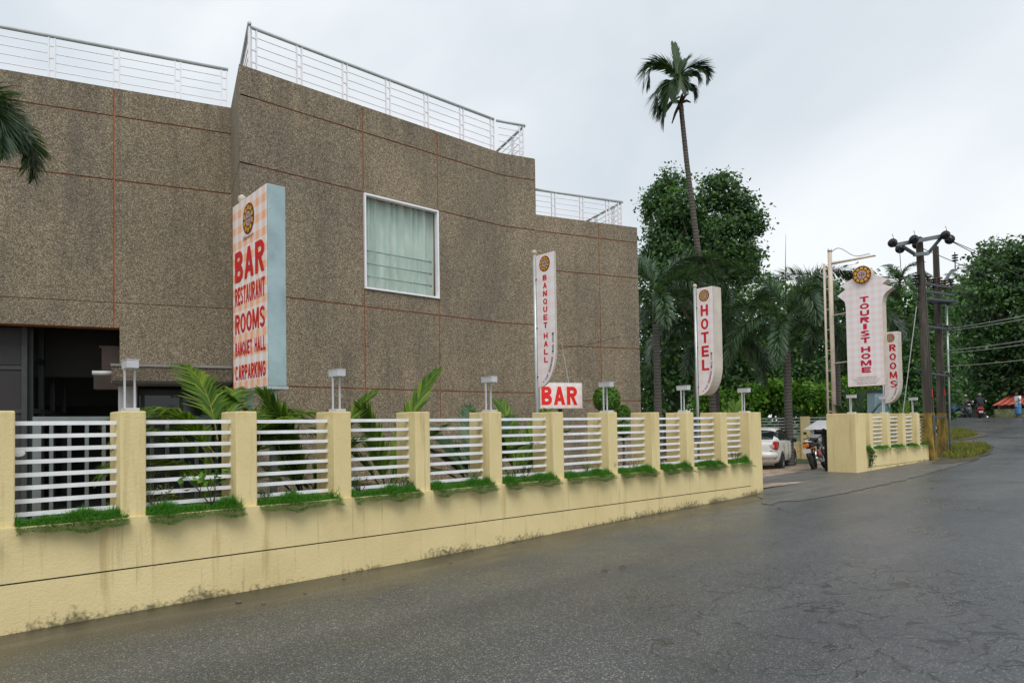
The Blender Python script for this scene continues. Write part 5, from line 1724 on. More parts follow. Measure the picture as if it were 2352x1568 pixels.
def scooter(name, label, loc, heading, body, dark=False):
    o = thing(name, label, 'scooter', loc)
    o.rotation_euler.z = heading
    for x in (-.60, .62): wheel(o, (x, 0, .22), .22, .10, (0, 1, 0), .13, 5)
    m = MB(); m.tube([(-.95, 0, .70), (-.85, 0, .62), (-.45, 0, .56), (-.18, 0, .50)], [.11, .20, .22, .14], 12, squash=.95); local(o, 'rear_body', m, body, True)
    m = MB(); m.tube([(-.90, 0, .80), (-.55, 0, .80), (-.2, 0, .76), (-.08, 0, .72)], [.08, .16, .16, .10], 10, squash=.5); local(o, 'seat', m, 'plastic_black', True)
    m = MB(); m.box((-1.0, 0, .66), (1, 0, 0), (0, 1, 0), (0, 0, 1), .03, .17, .045); soften(local(o, 'tail_light', m, 'lens_red'), .02)
    m = MB(); m.box((-1.0, .0, .44), (1, 0, .2), (0, 1, 0), (-.2, 0, 1), .008, .12, .07); local(o, 'number_plate', m, 'plate_white')
    m = MB(); m.box((-.88, 0, .36), (1, 0, .3), (0, 1, 0), (-.3, 0, 1), .05, .07, .14); local(o, 'rear_mudguard', m, 'plastic_black')
    m = MB(); m.box((.10, 0, .28), (1, 0, 0), (0, 1, 0), (0, 0, 1), .34, .17, .04); soften(local(o, 'footboard', m, body), .02)
    m = MB(); m.tube([(.36, 0, .28), (.42, 0, .6), (.36, 0, .86)], [.20, .22, .14], 12, squash=.35); local(o, 'leg_shield', m, body, True)
    m = MB(); m.tube([(.62, 0, .22), (.5, 0, .5), (.33, 0, .98)], .035, 8); local(o, 'steering_column', m, 'dark_iron', True)
    m = MB(); m.ball((.40, 0, .98), .11, .16, .09, 12); hl = local(o, 'headset', m, body, True)
    m = MB(); m.ball((.49, 0, .98), .04, .09, .06, 10); local(hl, 'headlamp', m, 'lens_clear', True)
    m = MB(); m.ball((.62, 0, .36), .26, .09, .16, 12); local(o, 'front_mudguard', m, body, True)
    for s in (-1, 1):
        m = MB(); m.tube([(.34, s*.1, .99), (.25, s*.34, 1.0)], .016, 6); local(o, 'handlebar', m, 'black_metal', True)
        m = MB(); m.tube([(.30, s*.25, 1.0), (.30, s*.36, 1.17)], .008, 5); m.ball((.30, s*.38, 1.2), .02, .07, .05, 10); local(o, 'mirror', m, 'plate_white', True)
    m = MB(); m.tube([(-.2, -.16, .26), (-.85, -.2, .34)], [.04, .06], 8); local(o, 'exhaust', m, 'engine_grey', True)
    return o

# ================================================================== PEOPLE
def skinned(name, parent, joints, links, mat, root, sub=2):
    names = list(joints)
    me = bpy.data.meshes.new(name)
    me.from_pydata([joints[n][0] for n in names], [(names.index(a), names.index(b)) for a, b in links], [])
    me.materials.append(MATS[mat])
    ob = put(name, me, parent)
    sk = ob.modifiers.new('skin', 'SKIN'); sk.use_smooth_shade = True
    me.skin_vertices.new(name='') if not me.skin_vertices else None
    for i, n in enumerate(names):
        r = joints[n][1]; r = r if hasattr(r, '__len__') else (r, r)
        me.skin_vertices[0].data[i].radius = r
        me.skin_vertices[0].data[i].use_root = (n == root)
    s2 = ob.modifiers.new('sub', 'SUBSURF'); s2.levels = 1; s2.render_levels = sub
    return ob
def chain(*n): return list(zip(n[:-1], n[1:]))
def hand(j, l, side, wrist, fwd, prefix):
    """palm and five bent fingers grown from the wrist"""
    w = Vector(wrist); f = Vector(fwd).normalized(); s = f.cross(Z); s = s.normalized() if s.length > .1 else Vector((0, 1, 0))
    j[prefix+'palm'] = (tuple(w + f*.05), (.026, .018)); l.append((prefix+'wrist', prefix+'palm'))
    for i, (off, ln) in enumerate(((-.026, .060), (-.009, .072), (.009, .068), (.026, .054))):
        a = w + f*.09 + s*off; b = a + f*ln*.5 - Z*.012; c = b + f*ln*.3 - Z*.03
        for k, p in enumerate((a, b, c)): j[f'{prefix}f{i}{k}'] = (tuple(p), .009 - .001*k)
        l += [(prefix+'palm', f'{prefix}f{i}0')] + chain(f'{prefix}f{i}0', f'{prefix}f{i}1', f'{prefix}f{i}2')
    a = w + f*.035 + s*(.035*side); b = a + f*.035 + s*(.02*side) - Z*.015
    j[prefix+'t0'] = (tuple(a), .010); j[prefix+'t1'] = (tuple(b), .009); l += [(prefix+'palm', prefix+'t0'), (prefix+'t0', prefix+'t1')]
def head_parts(body, c, face, helmet=None, hairm='hair_black'):
    """face details, ears, hair or helmet as children of the body"""
    c = Vector(c); f = Vector(face).normalized(); s = Z.cross(f).normalized()
    m = MB(); k0 = len(m.v)
    m.ball((0, 0, 0), .095, .075, .115, 14)
    for i in range(len(m.v)):
        v = m.v[i]; m.v[i] = c + f*v.x + s*v.y + Z*v.z
    h = local(body, 'head', m, 'skin', True)
    m = MB(); m.tube([c + f*.09 + Z*.01, c + f*.115 - Z*.02, c + f*.09 - Z*.03], [.008, .014, .008], 6); local(h, 'nose', m, 'skin', True)
    for q in (-1, 1):
        m = MB(); m.ball(c + f*.083 + s*(q*.032) + Z*.012, .011, .011, .008, 8); local(h, 'eye', m, 'hair_black', True)
        m = MB(); m.ball(c + s*(q*.077) - Z*.005, .018, .012, .028, 8); local(h, 'ear', m, 'skin', True)
    m = MB(); m.box(c + f*.086 - Z*.055, s, f, Z, .024, .006, .005); local(h, 'mouth', m, 'lens_red')
    m = MB()
    r = (.125, .105, .125) if helmet else (.102, .083, .118)
    m.ball((0, 0, 0), *r, 16)
    keep = []
    for i in range(len(m.v)):
        v = m.v[i]
        z = max(v.z, (-.06 if helmet else -.02) if v.x < .02 else (.03 if helmet else .055))
        m.v[i] = c + f*(v.x-.012) + s*v.y + Z*(z+.012)
    local(body, 'helmet' if helmet else 'hair', m, helmet or hairm, True)

def rider(name, label, loc, heading, helmet, jacket):
    o = thing(name, label, 'person', loc)
    o.rotation_euler.z = heading
    j = {'pelvis': ((-.36, 0, .86), (.15, .13)), 'waist': ((-.35, 0, 1.0), (.13, .12)), 'chest': ((-.29, 0, 1.24), (.17, .13)), 'neckb': ((-.26, 0, 1.42), (.08, .07)), 'neck': ((-.24, 0, 1.50), .05)}
    l = chain('pelvis', 'waist', 'chest', 'neckb', 'neck')
    jj = {k: j[k] for k in j}; jl = chain('pelvis', 'waist', 'chest', 'neckb')
    tj, tl_ = {'pelvis': ((-.36, 0, .85), (.17, .15))}, []
    for s, p in ((-1, 'r'), (1, 'l')):
        a = {p+'sh': ((-.27, s*.19, 1.38), .065), p+'el': ((-.10, s*.30, 1.14), .048), p+'wrist': ((.18, s*.30, 1.02), .032)}
        j.update(a); l += [('chest', p+'sh')] + chain(p+'sh', p+'el', p+'wrist')
        hand(j, l, -s, (.18, s*.30, 1.02), (.8, 0, -.1), p)
        b = {p+'hip': ((-.30, s*.11, .84), .095), p+'knee': ((.10, s*.16, .74), .068), p+'ankle': ((.06, s*.15, .38), .045), p+'toe': ((.22, s*.16, .345), .04)}
        j.update(b); l += [('pelvis', p+'hip')] + chain(p+'hip', p+'knee', p+'ankle', p+'toe')
        jj.update({p+'sh': ((-.27, s*.19, 1.38), .085), p+'el': ((-.10, s*.30, 1.14), .066), p+'wrist': ((.15, s*.30, 1.03), .048)})
        jl += [('chest', p+'sh')] + chain(p+'sh', p+'el', p+'wrist')
        tj.update({p+'hip': ((-.30, s*.11, .84), .115), p+'knee': ((.10, s*.16, .74), .088), p+'ankle': ((.06, s*.15, .42), .068)})
        tl_ += [('pelvis', p+'hip')] + chain(p+'hip', p+'knee', p+'ankle')
    body = skinned('body', o, j, l, 'skin', 'pelvis')
    jj = {k: (v[0], tuple(q*1.14 for q in v[1]) if hasattr(v[1], '__len__') else v[1]) for k, v in jj.items()}
    skinned('jacket', body, jj, jl, jacket, 'pelvis')
    skinned('trousers', body, tj, tl_, 'trousers_dark', 'pelvis')
    head_parts(body, (-.21, 0, 1.62), (1, 0, -.05), helmet)
    return o
s1 = on_ground(2251, 960); h1 = math.atan2(.86, .50)
s1.z = G(s1)
scooter('scooter', 'red scooter ridden away up the road, seen from behind', s1 + Z*.004, h1, 'scooter_red')
rider('person', 'scooter rider in black jacket and grey helmet seen from behind', s1 + Z*.004, h1, 'helmet_grey', 'jacket_black')
s2 = P(2222, 957, 52); s2.z = G(s2)
h2 = math.atan2(-.93, -.30)
scooter('scooter', 'dark scooter approaching over the crest of the road', s2 + Z*.004, h2, 'scooter_dark')
rider('person', 'scooter rider in dark clothes and silver helmet facing along the road', s2 + Z*.004, h2, 'helmet_silver', 'jacket_black')

def walker(loc, heading):
    o = thing('person', 'man in white shirt and blue checked lungi standing by the mossy wall', 'person', loc)
    o.rotation_euler.z = heading
    j = {'pelvis': ((0, 0, .92), (.13, .11)), 'waist': ((.0, 0, 1.06), (.12, .10)), 'chest': ((.01, 0, 1.28), (.15, .11)), 'neckb': ((.02, 0, 1.44), (.07, .06)), 'neck': ((.05, 0, 1.50), .048)}
    l = chain('pelvis', 'waist', 'chest', 'neckb', 'neck'); sj = {k: (v[0], tuple(q*1.18 for q in v[1])) for k, v in j.items() if k in ('pelvis', 'waist', 'chest', 'neckb')}; sl = chain('hem', 'pelvis', 'waist', 'chest', 'neckb'); sj['hem'] = ((0, 0, .80), (.165, .145))
    for s, p in ((-1, 'r'), (1, 'l')):
        j.update({p+'sh': ((.01, s*.185, 1.40), .058), p+'el': ((.02, s*.25, 1.12), .042), p+'wrist': ((.24, s*.17, 1.10), .028)})
        l += [('chest', p+'sh')] + chain(p+'sh', p+'el', p+'wrist'); hand(j, l, -s, (.24, s*.17, 1.10), (.9, -s*.4, .05), p)
        j.update({p+'hip': ((0, s*.10, .86), .085), p+'knee': ((.03, s*.10, .48), .058), p+'ankle': ((-.01, s*.10, .09), .038), p+'toe': ((.13, s*.12, .035), .036)})
        l += [('pelvis', p+'hip')] + chain(p+'hip', p+'knee', p+'ankle', p+'toe')
        sj.update({p+'sh': ((.01, s*.185, 1.40), .078), p+'el': ((.02, s*.24, 1.17), .066)}); sl += [('chest', p+'sh'), (p+'sh', p+'el')]
    body = skinned('body', o, j, l, 'skin', 'pelvis')
    skinned('shirt', body, sj, sl, 'shirt_white', 'pelvis')
    m = MB(); pr_ = [(.15, .98), (.19, .85), (.20, .6), (.21, .34), (.22, .20), (.20, .20)]
    k0 = len(m.v); m.lathe(pr_, (0, 0, 0), Z, 20)
    for i in range(len(m.v)):
        v = m.v[i]; t = math.atan2(v.y, v.x); f = 1+.05*math.sin(6*t)*(1-v.z)
        m.v[i] = Vector((v.x*.80*f, v.y*1.0*f, v.z))
    local(body, 'lungi', m, 'lungi_blue', True)
    head_parts(body, (.07, 0, 1.61), (1, 0, -.25))
    return o
w_ = P(2339, 957, 46); w_.z = G(w_)
walker(w_ + Z*.004, R(180))

# ================================================================== ACROSS THE CREST
lw0, lw1 = P(2283, 950, 49.5), P(2560, 946, 47.5)
d = lw1-lw0; d.z = 0; LL = d.length; d.normalize(); n_ = Vector((d.y, -d.x, 0))
o = thing('roadside_wall', 'low mossy concrete wall at the crest of the road behind the standing man', 'wall', Vector((lw0.x, lw0.y, G(lw0))))
k = 0; q = 0
while q < LL:
    l_ = min(1.7, LL-q)
    c = Vector((lw0.x, lw0.y, 0)) + d*(q+l_/2); g = G(c)
    MB().box(c + Z*(g+.22), d, n_, Z, l_/2-.012, .10, .37+.012*(k % 3)).build('wall_slab', 'mossy_wall', o); q += l_; k += 1
# stall with sheet roof
c = P(2325, 920, 54); g = G(c)
o = thing('roadside_stall', 'roadside stall with sloping red sheet roof on posts under the trees', 'stall', Vector((c.x, c.y, g)))
e0, e1, r1_, r0_ = P(2279, 931, 52), P(2400, 926, 52), P(2395, 895, 56), P(2322, 905, 56)
m = MB(); nsh = 14
for i in range(nsh):
    a, b = i/nsh, (i+.86)/nsh
    p0, p1, p2, p3 = e0.lerp(e1, a), e0.lerp(e1, b), r0_.lerp(r1_, b), r0_.lerp(r1_, a)
    up = Z*(.05 if i % 2 else 0)
    m.quad(p0+up, p1+up, p2+up, p3+up); m.quad(p3+up-Z*.03, p2+up-Z*.03, p1+up-Z*.03, p0+up-Z*.03)
m.build('roof', 'roof_red', o)
for a in (.12, .5, .9):
    p = e0.lerp(e1, a); MB().tube([Vector((p.x, p.y, g-.1)), p], .04, 7).build('post', 'bark', o)
    p = r0_.lerp(r1_, a); MB().tube([Vector((p.x, p.y, g-.1)), p], .04, 7).build('post', 'bark', o)
# blue tarpaulin shelter to the left of the scooters
c = P(2208, 945, 57); g = G(c)
o = thing('tarpaulin_shelter', 'blue tarpaulin shelter in the shade beyond the utility poles', 'shelter', Vector((c.x, c.y, g)))
V = []; Q = []
for i in range(9):
    for j_ in range(4):
        p = P(2178+6.5*i, 930+3*j_, 58-1.2*j_); p = p + Z*(.18*math.sin(i*1.1+j_)); V.append(tuple(p))
for i in range(8):
    for j_ in range(3): Q.append((i*4+j_, i*4+j_+1, (i+1)*4+j_+1, (i+1)*4+j_))
put('canopy', np_mesh('canopy', V, Q, 'tarp_blue', world_loc(o)), o)
for x in (2180, 2205, 2228):
    a = P(x, 938, 55); MB().tube([Vector((a.x, a.y, g-.2)), a], .04, 6).build('post', 'bark', o)
MB().bx(c.x-1.6, c.x+1.6, c.y-.4, c.y+.4, g-.1, g+.7).build('counter', 'frame_dark', o)

# small stuff along the foot of the wall
for x, y, a_ in ((1388, 1311, .3), (1430, 1303, 1.2), (1790, 1168, 2.0), (2140, 1122, .7)):
    c = on_ground(x, y); d_ = E*math.cos(a_) + N*math.sin(a_); e_ = d_.cross(Z)
    m = MB().tube([c + Z*.012 - d_*.05, c + Z*.018, c + Z*.010 + d_*.06], [.004, .018, .003], 6, squash=.3)
    tag(m.build('fallen_leaf', 'leaf_dead', None, loc=c), 'dry curled leaf lying on the open road surface', 'leaf', 'dry leaves on the road')
tag(MB().prism([(-.11, -.05), (.02, -.07), (.12, -.02), (.09, .05), (-.06, .06)], on_ground(955, 1283, .012), E, N, (0, 0, .004)).build('paper_scrap', 'paper', None), 'crumpled white paper scrap lying on the silt strip', 'paper')
for x, y, r in ((548, 1383, .022), (605, 1385, .014), (700, 1362, .012), (790, 1328, .016), (1085, 1264, .02), (1035, 1292, .018), (930, 1288, .02), (88, 1437, .05), (62, 1440, .06), (150, 1428, .04), (1580, 1162, .03), (1668, 1130, .03), (1745, 1127, .035), (1180, 1245, .018)):
    c = on_ground(x, y); m = MB(); m.ball(c + Z*r*.4, r*1.3, r, r*.7, 8)
    for i in range(len(m.v)): m.v[i] = m.v[i] + Vector((random.uniform(-1, 1), random.uniform(-1, 1), random.uniform(-1, 1)))*r*.22
    tag(m.build('stone', 'stone_bit', None, loc=c), 'small loose stone lying near the foot of the street wall', 'stone', 'loose stones along the wall foot')

# ================================================================== VERGES
def verge(name, label, soil_pix, grass_pix, n, h):
    structure(ground_poly(name, soil_pix, .016, 'soil', .10))
    pts = [on_ground(x, y) for x, y in grass_pix]
    xs = [p.x for p in pts]; ys = [p.y for p in pts]
    def inside(x, y):
        c = False; j = len(pts)-1
        for i in range(len(pts)):
            if (pts[i].y > y) != (pts[j].y > y) and x < (pts[j].x-pts[i].x)*(y-pts[i].y)/(pts[j].y-pts[i].y)+pts[i].x: c = not c
            j = i
        return c
    out = []
    while len(out) < n:
        x, y = random.uniform(min(xs), max(xs)), random.uniform(min(ys), max(ys))
        if inside(x, y) and (math.sin(x*2.1+y)*math.cos(y*1.7-x*.6) > -.55 or random.random() < .35): out.append((x, y, G((x, y))+.01))
    pos = np.array(out)
    V, Q = blades(n, pos, h*(.4+.9*rng.random(n)), .02, .9)
    b = pts[0]
    tag(put('verge_grass', np_mesh('verge_grass', V, Q, 'grass_verge_blade', b), None, b), label, 'grass', None, 'stuff')
verge('verge', 'yellowish grass on the verge point beside the utility poles',
      [(2140, 1066), (2176, 1040), (2184, 1020), (2206, 1015), (2262, 1018), (2285, 1026), (2272, 1044), (2243, 1056), (2195, 1064)],
      [(2166, 1050), (2186, 1023), (2206, 1018), (2258, 1021), (2276, 1028), (2266, 1040), (2238, 1050), (2195, 1054)], 9000, .14)
verge('verge', 'sunny grass island between the side road and the main road',
      [(2172, 983), (2214, 986), (2262, 995), (2270, 1001), (2240, 1007), (2206, 1011), (2172, 1013)],
      [(2172, 985), (2212, 988), (2236, 994), (2244, 1000), (2206, 1008), (2172, 1011)], 9000, .14)

# ================================================================== TREES BEHIND THE HOTEL
def blob(x, y, r, depth, fx=1.0, fy=1.0, fz=1.0):
    p = P(x, y, depth); k = r*depth/FPX
    return (p.x, p.y, p.z, k*fx, k*fy, k*fz)
def blobs(depth, lst, spread=1.2):
    return [blob(x, y, r, depth + spread*math.sin(i*2.3), 1, .9, 1) for i, (x, y, r) in enumerate(lst)]
def tbase(x, depth, z=None):
    p = P(x, 950, depth); p.z = (yard_z(p) if z is None else z); return p

leafy_tree('broadleaf_tree', 'dense dark round-crowned tree behind the leaning coconut palm', 'tree', tbase(1605, 37, .0),
           blobs(37, [(1536, 428, 38), (1506, 470, 34), (1560, 480, 44), (1650, 440, 46), (1694, 480, 44), (1728, 515, 28), (1600, 545, 64), (1530, 545, 52), (1668, 560, 66), (1705, 600, 46), (1560, 610, 66), (1630, 640, 72), (1500, 600, 36)]),
           34000, .21, 'leaf_dark', .34, None, .26, 1.6, 18, per=20)
leafy_tree('broadleaf_tree', 'dark shaded tree low behind the foxtail palms beside the building', 'tree', tbase(1530, 41, .0),
           blobs(41, [(1500, 690, 70), (1570, 720, 85), (1500, 800, 80), (1590, 830, 90), (1660, 730, 70), (1520, 890, 70)]), 9000, .34, 'leaf_dark', .3, 'trees behind the yard', .5)
leafy_tree('broadleaf_tree', 'leafy tree behind the HOTEL sign and the yard wall', 'tree', tbase(1700, 43, .0),
           blobs(43, [(1690, 760, 70), (1740, 830, 80), (1660, 850, 75), (1780, 760, 55), (1800, 880, 75), (1720, 905, 60)]), 9000, .32, 'leaf_dark', .3, 'trees behind the yard', .5)
leafy_tree('broadleaf_tree', 'mid green tree behind the free-standing foxtail palm', 'tree', tbase(1890, 45, .0),
           blobs(45, [(1880, 690, 55), (1935, 690, 50), (1985, 670, 45), (2030, 720, 45), (1925, 770, 65), (1860, 800, 65), (1960, 840, 80), (1890, 890, 70), (1990, 740, 55), (2010, 900, 60)]), 12500, .32, 'leaf_mid', .3, 'trees behind the yard', .5)
for x, y, r, lab in ((1725, 925, 34, 'bright leafy bush behind the yard wall left of the palm trunk'), (1785, 900, 32, 'bright green bush close behind the free-standing palm trunk'), (1868, 915, 38, 'bright green bush behind the yard wall by the booth'), (1640, 930, 40, 'bright bush behind the HOTEL sign pole'), (1960, 905, 34, 'bright leafy shrub behind the gate pillar')):
    leafy_tree('garden_bush', lab, 'bush', tbase(x, 36, .0), blobs(36, [(x-r*.5, y+6, r*.75), (x+r*.5, y-4, r*.8), (x, y-14, r*.7), (x+4, y+24, r*.7)], .5), 2600, .22, 'leaf_bright', .06, 'bright bushes behind the yard wall', .24, 2.0, 5)

leafy_tree('broadleaf_tree', 'tree filling the gap between the HOTEL sign and the free-standing palm', 'tree', tbase(1790, 48, .0),
           blobs(48, [(1745, 672, 48), (1790, 690, 46), (1850, 690, 42), (1840, 750, 60), (1770, 790, 70), (1830, 850, 70)]), 8500, .30, 'leaf_mid', .3, 'trees behind the yard', .5)
# foxtail palms
def fox(start, az, el, length, droop, **k):
    d = fr(start, az, el, length*1.3, droop*1.1, 110, .56, plum=True, sag=.3, width=.042, sweep=.8, stalk=.08, rad=.024); d.update(k); return d
def foxtail(label, x, depth, ycrown, fronds, yshaft=None, r=.14, base_z=None, spear=False, **kw):
    b = tbase(x, depth, base_z); c = P(x, ycrown, depth); c.x = b.x+.0
    c = Vector((b.x + (c.z-b.z)*.0, b.y, c.z))
    sh = c - Z*1.25
    fl = [fox(tuple(c + Z*(.15 if el > 40 else -.12)), az, el, ln*kw.get('lscale', 1), dr, **{k: v for k, v in kw.items() if k != 'lscale'}) for az, el, ln, dr in fronds]
    o = palm('foxtail_palm', label, b, [b - Z*.1, b.lerp(sh, .5), sh], [r*1.15, r*.95, r*.9], fl, 'leaf_foxtail', 'palm tree', 'foxtail palms around the yard', 'smooth_bark', (sh, c + Z*.3, r*.95), 14, 'leaf_palm')
    if spear: MB().tube([c, c + Z*1.6 + Vector((.03, 0, 0)), c + Z*3.0 + Vector((.08, 0, 0))], [.03, .014, .004], 6).build('spear_leaf', 'leaf_dead', o, True)
    return o
foxtail('free-standing foxtail palm with drooping bushy fronds in front of the yard wall', 1811, 25.2, 722,
        [(175, 66, 2.9, 1.9), (190, 28, 3.0, 2.0), (205, 5, 2.9, 1.7), (168, -15, 2.6, 1.2), (5, 62, 2.9, 1.9), (-12, 35, 2.8, 2.2), (15, 8, 2.8, 2.0), (-25, -18, 2.6, 1.0), (270, 40, 2.6, 2.4), (95, 55, 2.6, 2.0), (240, -10, 2.5, 1.3), (310, 0, 2.6, 1.5)], spear=True)
foxtail('foxtail palm hanging its fronds beside the corner of the building', 1512, 25.5, 668,
        [(0, 58, 2.6, 2.2), (20, 20, 2.8, 2.0), (-20, -5, 2.8, 1.4), (-60, 25, 2.6, 2.2), (200, 50, 2.6, 2.0), (180, 15, 2.6, 2.0), (-95, 0, 2.5, 1.4), (330, 40, 2.7, 2.3), (100, 60, 2.4, 1.8)], base_z=.05)
foxtail('foxtail palm growing directly behind the HOTEL sign', 1645, 27.5, 752,
        [(180, 50, 2.9, 2.3), (200, 18, 3.0, 1.9), (165, -8, 2.8, 1.2), (10, 45, 2.9, 2.2), (-15, 15, 3.0, 1.9), (25, -10, 2.8, 1.3), (-90, 35, 2.6, 2.3), (-60, -5, 2.6, 1.4), (90, 60, 2.5, 1.9), (225, -20, 2.4, .9)], base_z=.05)
foxtail('foxtail palm standing just behind the sign mast', 1925, 28.0, 712,
        [(180, 62, 2.8, 2.1), (195, 22, 2.9, 2.0), (165, -8, 2.8, 1.3), (5, 55, 2.7, 2.2), (-15, 15, 2.8, 1.8), (-90, 35, 2.5, 2.2), (220, -15, 2.6, 1.1), (300, 5, 2.6, 1.4), (90, 60, 2.5, 1.8)], base_z=.05)
foxtail('foxtail palm whose fronds reach into the sky before the left wing', -165, 7.6, 215,
        [(5, 34, 1.6, 2.9), (-12, 20, 1.7, 2.6), (18, 10, 1.7, 2.2), (-30, 42, 1.6, 2.6), (60, 30, 1.6, 2.2), (150, 30, 1.6, 2.2), (220, 25, 1.6, 2.2), (280, 30, 1.6, 2.3)], r=.10, base_z=.3, leaflet=.30, width=.022, nleaf=120, lscale=.68, rad=.012)

# tall coconut palm leaning over the yard
D_ = 25.8
cb = tbase(1642, D_, .06)
pth = [cb - Z*.1, P(1630, 800, D_), P(1612, 650, D_), P(1594, 500, D_), P(1578, 380, D_), P(1564, 245, D_)]
top = P(1561, 222, D_); t2 = P(1558, 196, D_)
def cf(p, az, el, ln, dr, **k):
    d = fr(tuple(p), az, el, ln, dr, 84, .85, sag=.5, width=.055, sweep=1.0, stalk=.14, rad=.04); d.update(k); return d
fl = [cf(t2, 176, 82, 2.5, 4.4, sag=.3, leaflet=.75), cf(t2, 190, 74, 2.2, 4.4, leaflet=.6), cf(t2, 100, 86, 1.75, .3, sweep=1.7, leaflet=.6, sag=.15), cf(t2, 40, 80, 1.5, .9, sweep=1.4, leaflet=.6, sag=.2), cf(t2, 4, 80, 1.85, 3.4, sag=.3, leaflet=.7), cf(t2, -14, 70, 1.2, 3.6, leaflet=.5),
      cf(t2, 188, 5, 1.5, 2.8), cf(t2, 205, -20, 1.5, 1.9), cf(t2, -8, 5, .9, 2.4, leaflet=.5), cf(t2, 262, 30, 1.4, 3.4, leaflet=.7), cf(top, 165, -30, 1.3, 1.6, leaflet=.6), cf(t2, 235, 10, 1.5, 2.8)]
cp = palm('coconut_palm', 'tall leaning coconut palm with a sparse ragged crown against the sky', cb, pth, [.135, .12, .11, .10, .092, .085], fl, 'leaf_palm', 'palm tree', None, 'palm_bark', None, 46, 'leaf_areca')
for az, el, l_ in ((10, 20, .45), (200, 10, .4), (270, 35, .5), (60, -10, .4), (330, 50, .5), (150, -60, .7)):
    h = Vector((math.cos(R(az)), math.sin(R(az)), 0))*math.cos(R(el)) + Z*math.sin(R(el))
    p = P(1563, 236, D_)
    MB().tube([p, p + h*l_*.6, p + h*l_ - Z*.12], [.07, .05, .02], 6).build('frond_stub', 'leaf_dead', cp, True)

# ================================================================== WOOD ON THE FAR SIDE
far = 'trees at the bend of the road'
leafy_tree('broadleaf_tree', 'light green leafy tree between the TOURIST HOME sign and the poles', 'tree', tbase(2085, 44, .6),
           blobs(44, [(2062, 720, 48), (2105, 690, 46), (2050, 800, 55), (2110, 770, 55), (2150, 720, 40), (2090, 850, 60), (2140, 840, 55), (2040, 880, 45), (2150, 905, 50), (2095, 915, 45)]), 13000, .30, 'leaf_mid', .22, far, .38, 2.2)
leafy_tree('broadleaf_tree', 'bright leafy tree right behind the paired utility poles', 'tree', tbase(2195, 66, 1.6),
           blobs(66, [(2190, 815, 45), (2225, 840, 40), (2170, 860, 40), (2240, 790, 36), (2205, 880, 30)], .8), 6500, .30, 'leaf_mid', .2, far, .38, 2.1)
leafy_tree('broadleaf_tree', 'tall dark tree towering over the red-roofed stall', 'tree', tbase(2310, 56, 1.7),
           blobs(56, [(2285, 578, 34), (2325, 590, 34), (2262, 620, 36), (2300, 640, 52), (2350, 620, 44), (2250, 690, 46), (2300, 720, 62), (2355, 700, 60), (2240, 770, 46), (2290, 810, 62), (2345, 800, 66), (2270, 870, 46), (2330, 870, 50)]), 17000, .36, 'leaf_dark', .4, far, .45, 1.7, 14)
leafy_tree('broadleaf_tree', 'dark tree at the road bend beside the tall tree', 'tree', tbase(2460, 54, 1.7),
           blobs(54, [(2420, 560, 60), (2440, 660, 90), (2400, 760, 80), (2450, 840, 90), (2390, 870, 60), (2520, 700, 90)]), 9000, .40, 'leaf_dark', .4, far, .5)
leafy_tree('broadleaf_tree', 'dark tree filling the gap behind the poles', 'tree', tbase(2170, 72, 1.7),
           blobs(72, [(2228, 670, 40), (2190, 690, 40), (2160, 680, 34), (2225, 720, 42), (2180, 730, 40), (2150, 780, 60), (2210, 770, 55), (2120, 850, 60), (2190, 860, 70), (2250, 850, 60), (2060, 850, 60), (2000, 830, 60), (2230, 885, 45), (2290, 890, 45)]), 17000, .40, 'leaf_mid', .3, far, .55)
def coconut(label, x, depth, yc, lean, ln, n=12, mat='leaf_palm', z=1.2, dead=0):
    b = tbase(x, depth, z); c = P(x+lean, yc, depth)
    fl = []
    for i in range(n):
        az = 360*i/n + random.uniform(-12, 12); el = (70, 40, 15, -8)[i % 4] + random.uniform(-8, 8)
        fl.append(fr(tuple(c), az, el, ln*random.uniform(.85, 1.1), 1.7, 34, .85, sag=.5, width=.07, sweep=.8, stalk=.12, rad=.04, **({'mat': 'leaf_dead'} if i < dead else {})))
    palm('coconut_palm', label, b, [b, b.lerp(c, .5), c], [.17, .14, .11], fl, mat, 'palm tree', 'coconut palms behind the road', 'palm_bark', None, 20)
coconut('distant coconut palm rising beside the collar of the TOURIST HOME sign', 2066, 62, 648, 0, 2.7, 14)
coconut('distant coconut palm with brown fronds right of the utility poles', 2216, 76, 668, 2, 4.0, 14, z=1.7, dead=2)
coconut('slender distant coconut palm in front of the tall dark tree', 2262, 80, 640, -4, 4.0, 10, z=1.7)
coconut('distant coconut palm whose crown shows low behind the poles', 2192, 78, 745, 0, 3.4, 10, z=1.7)
# far belt of trees closing the view
bl = []
for i, x in enumerate(range(1380, 3100, 60)):
    bl.append(blob(x, 880 - 40*math.sin(i*1.7) - 30*math.sin(i*.6), 85, 95, 1.2, 1, 1))
    bl.append(blob(x+30, 930, 60, 95, 1.3, 1, 1))
c, nn = crown_points(bl, 26000, .9, .3)
V, Q = leaf_quads(c, nn, .85*(.6+.8*rng.random(len(c))), 1.6)
b = P(2200, 950, 95); b.z = 0
tag(put('far_wood', np_mesh('far_wood', V, Q, 'leaf_dark', b), None, b), 'distant belt of dark trees closing the view behind everything', 'wood', None, 'stuff')
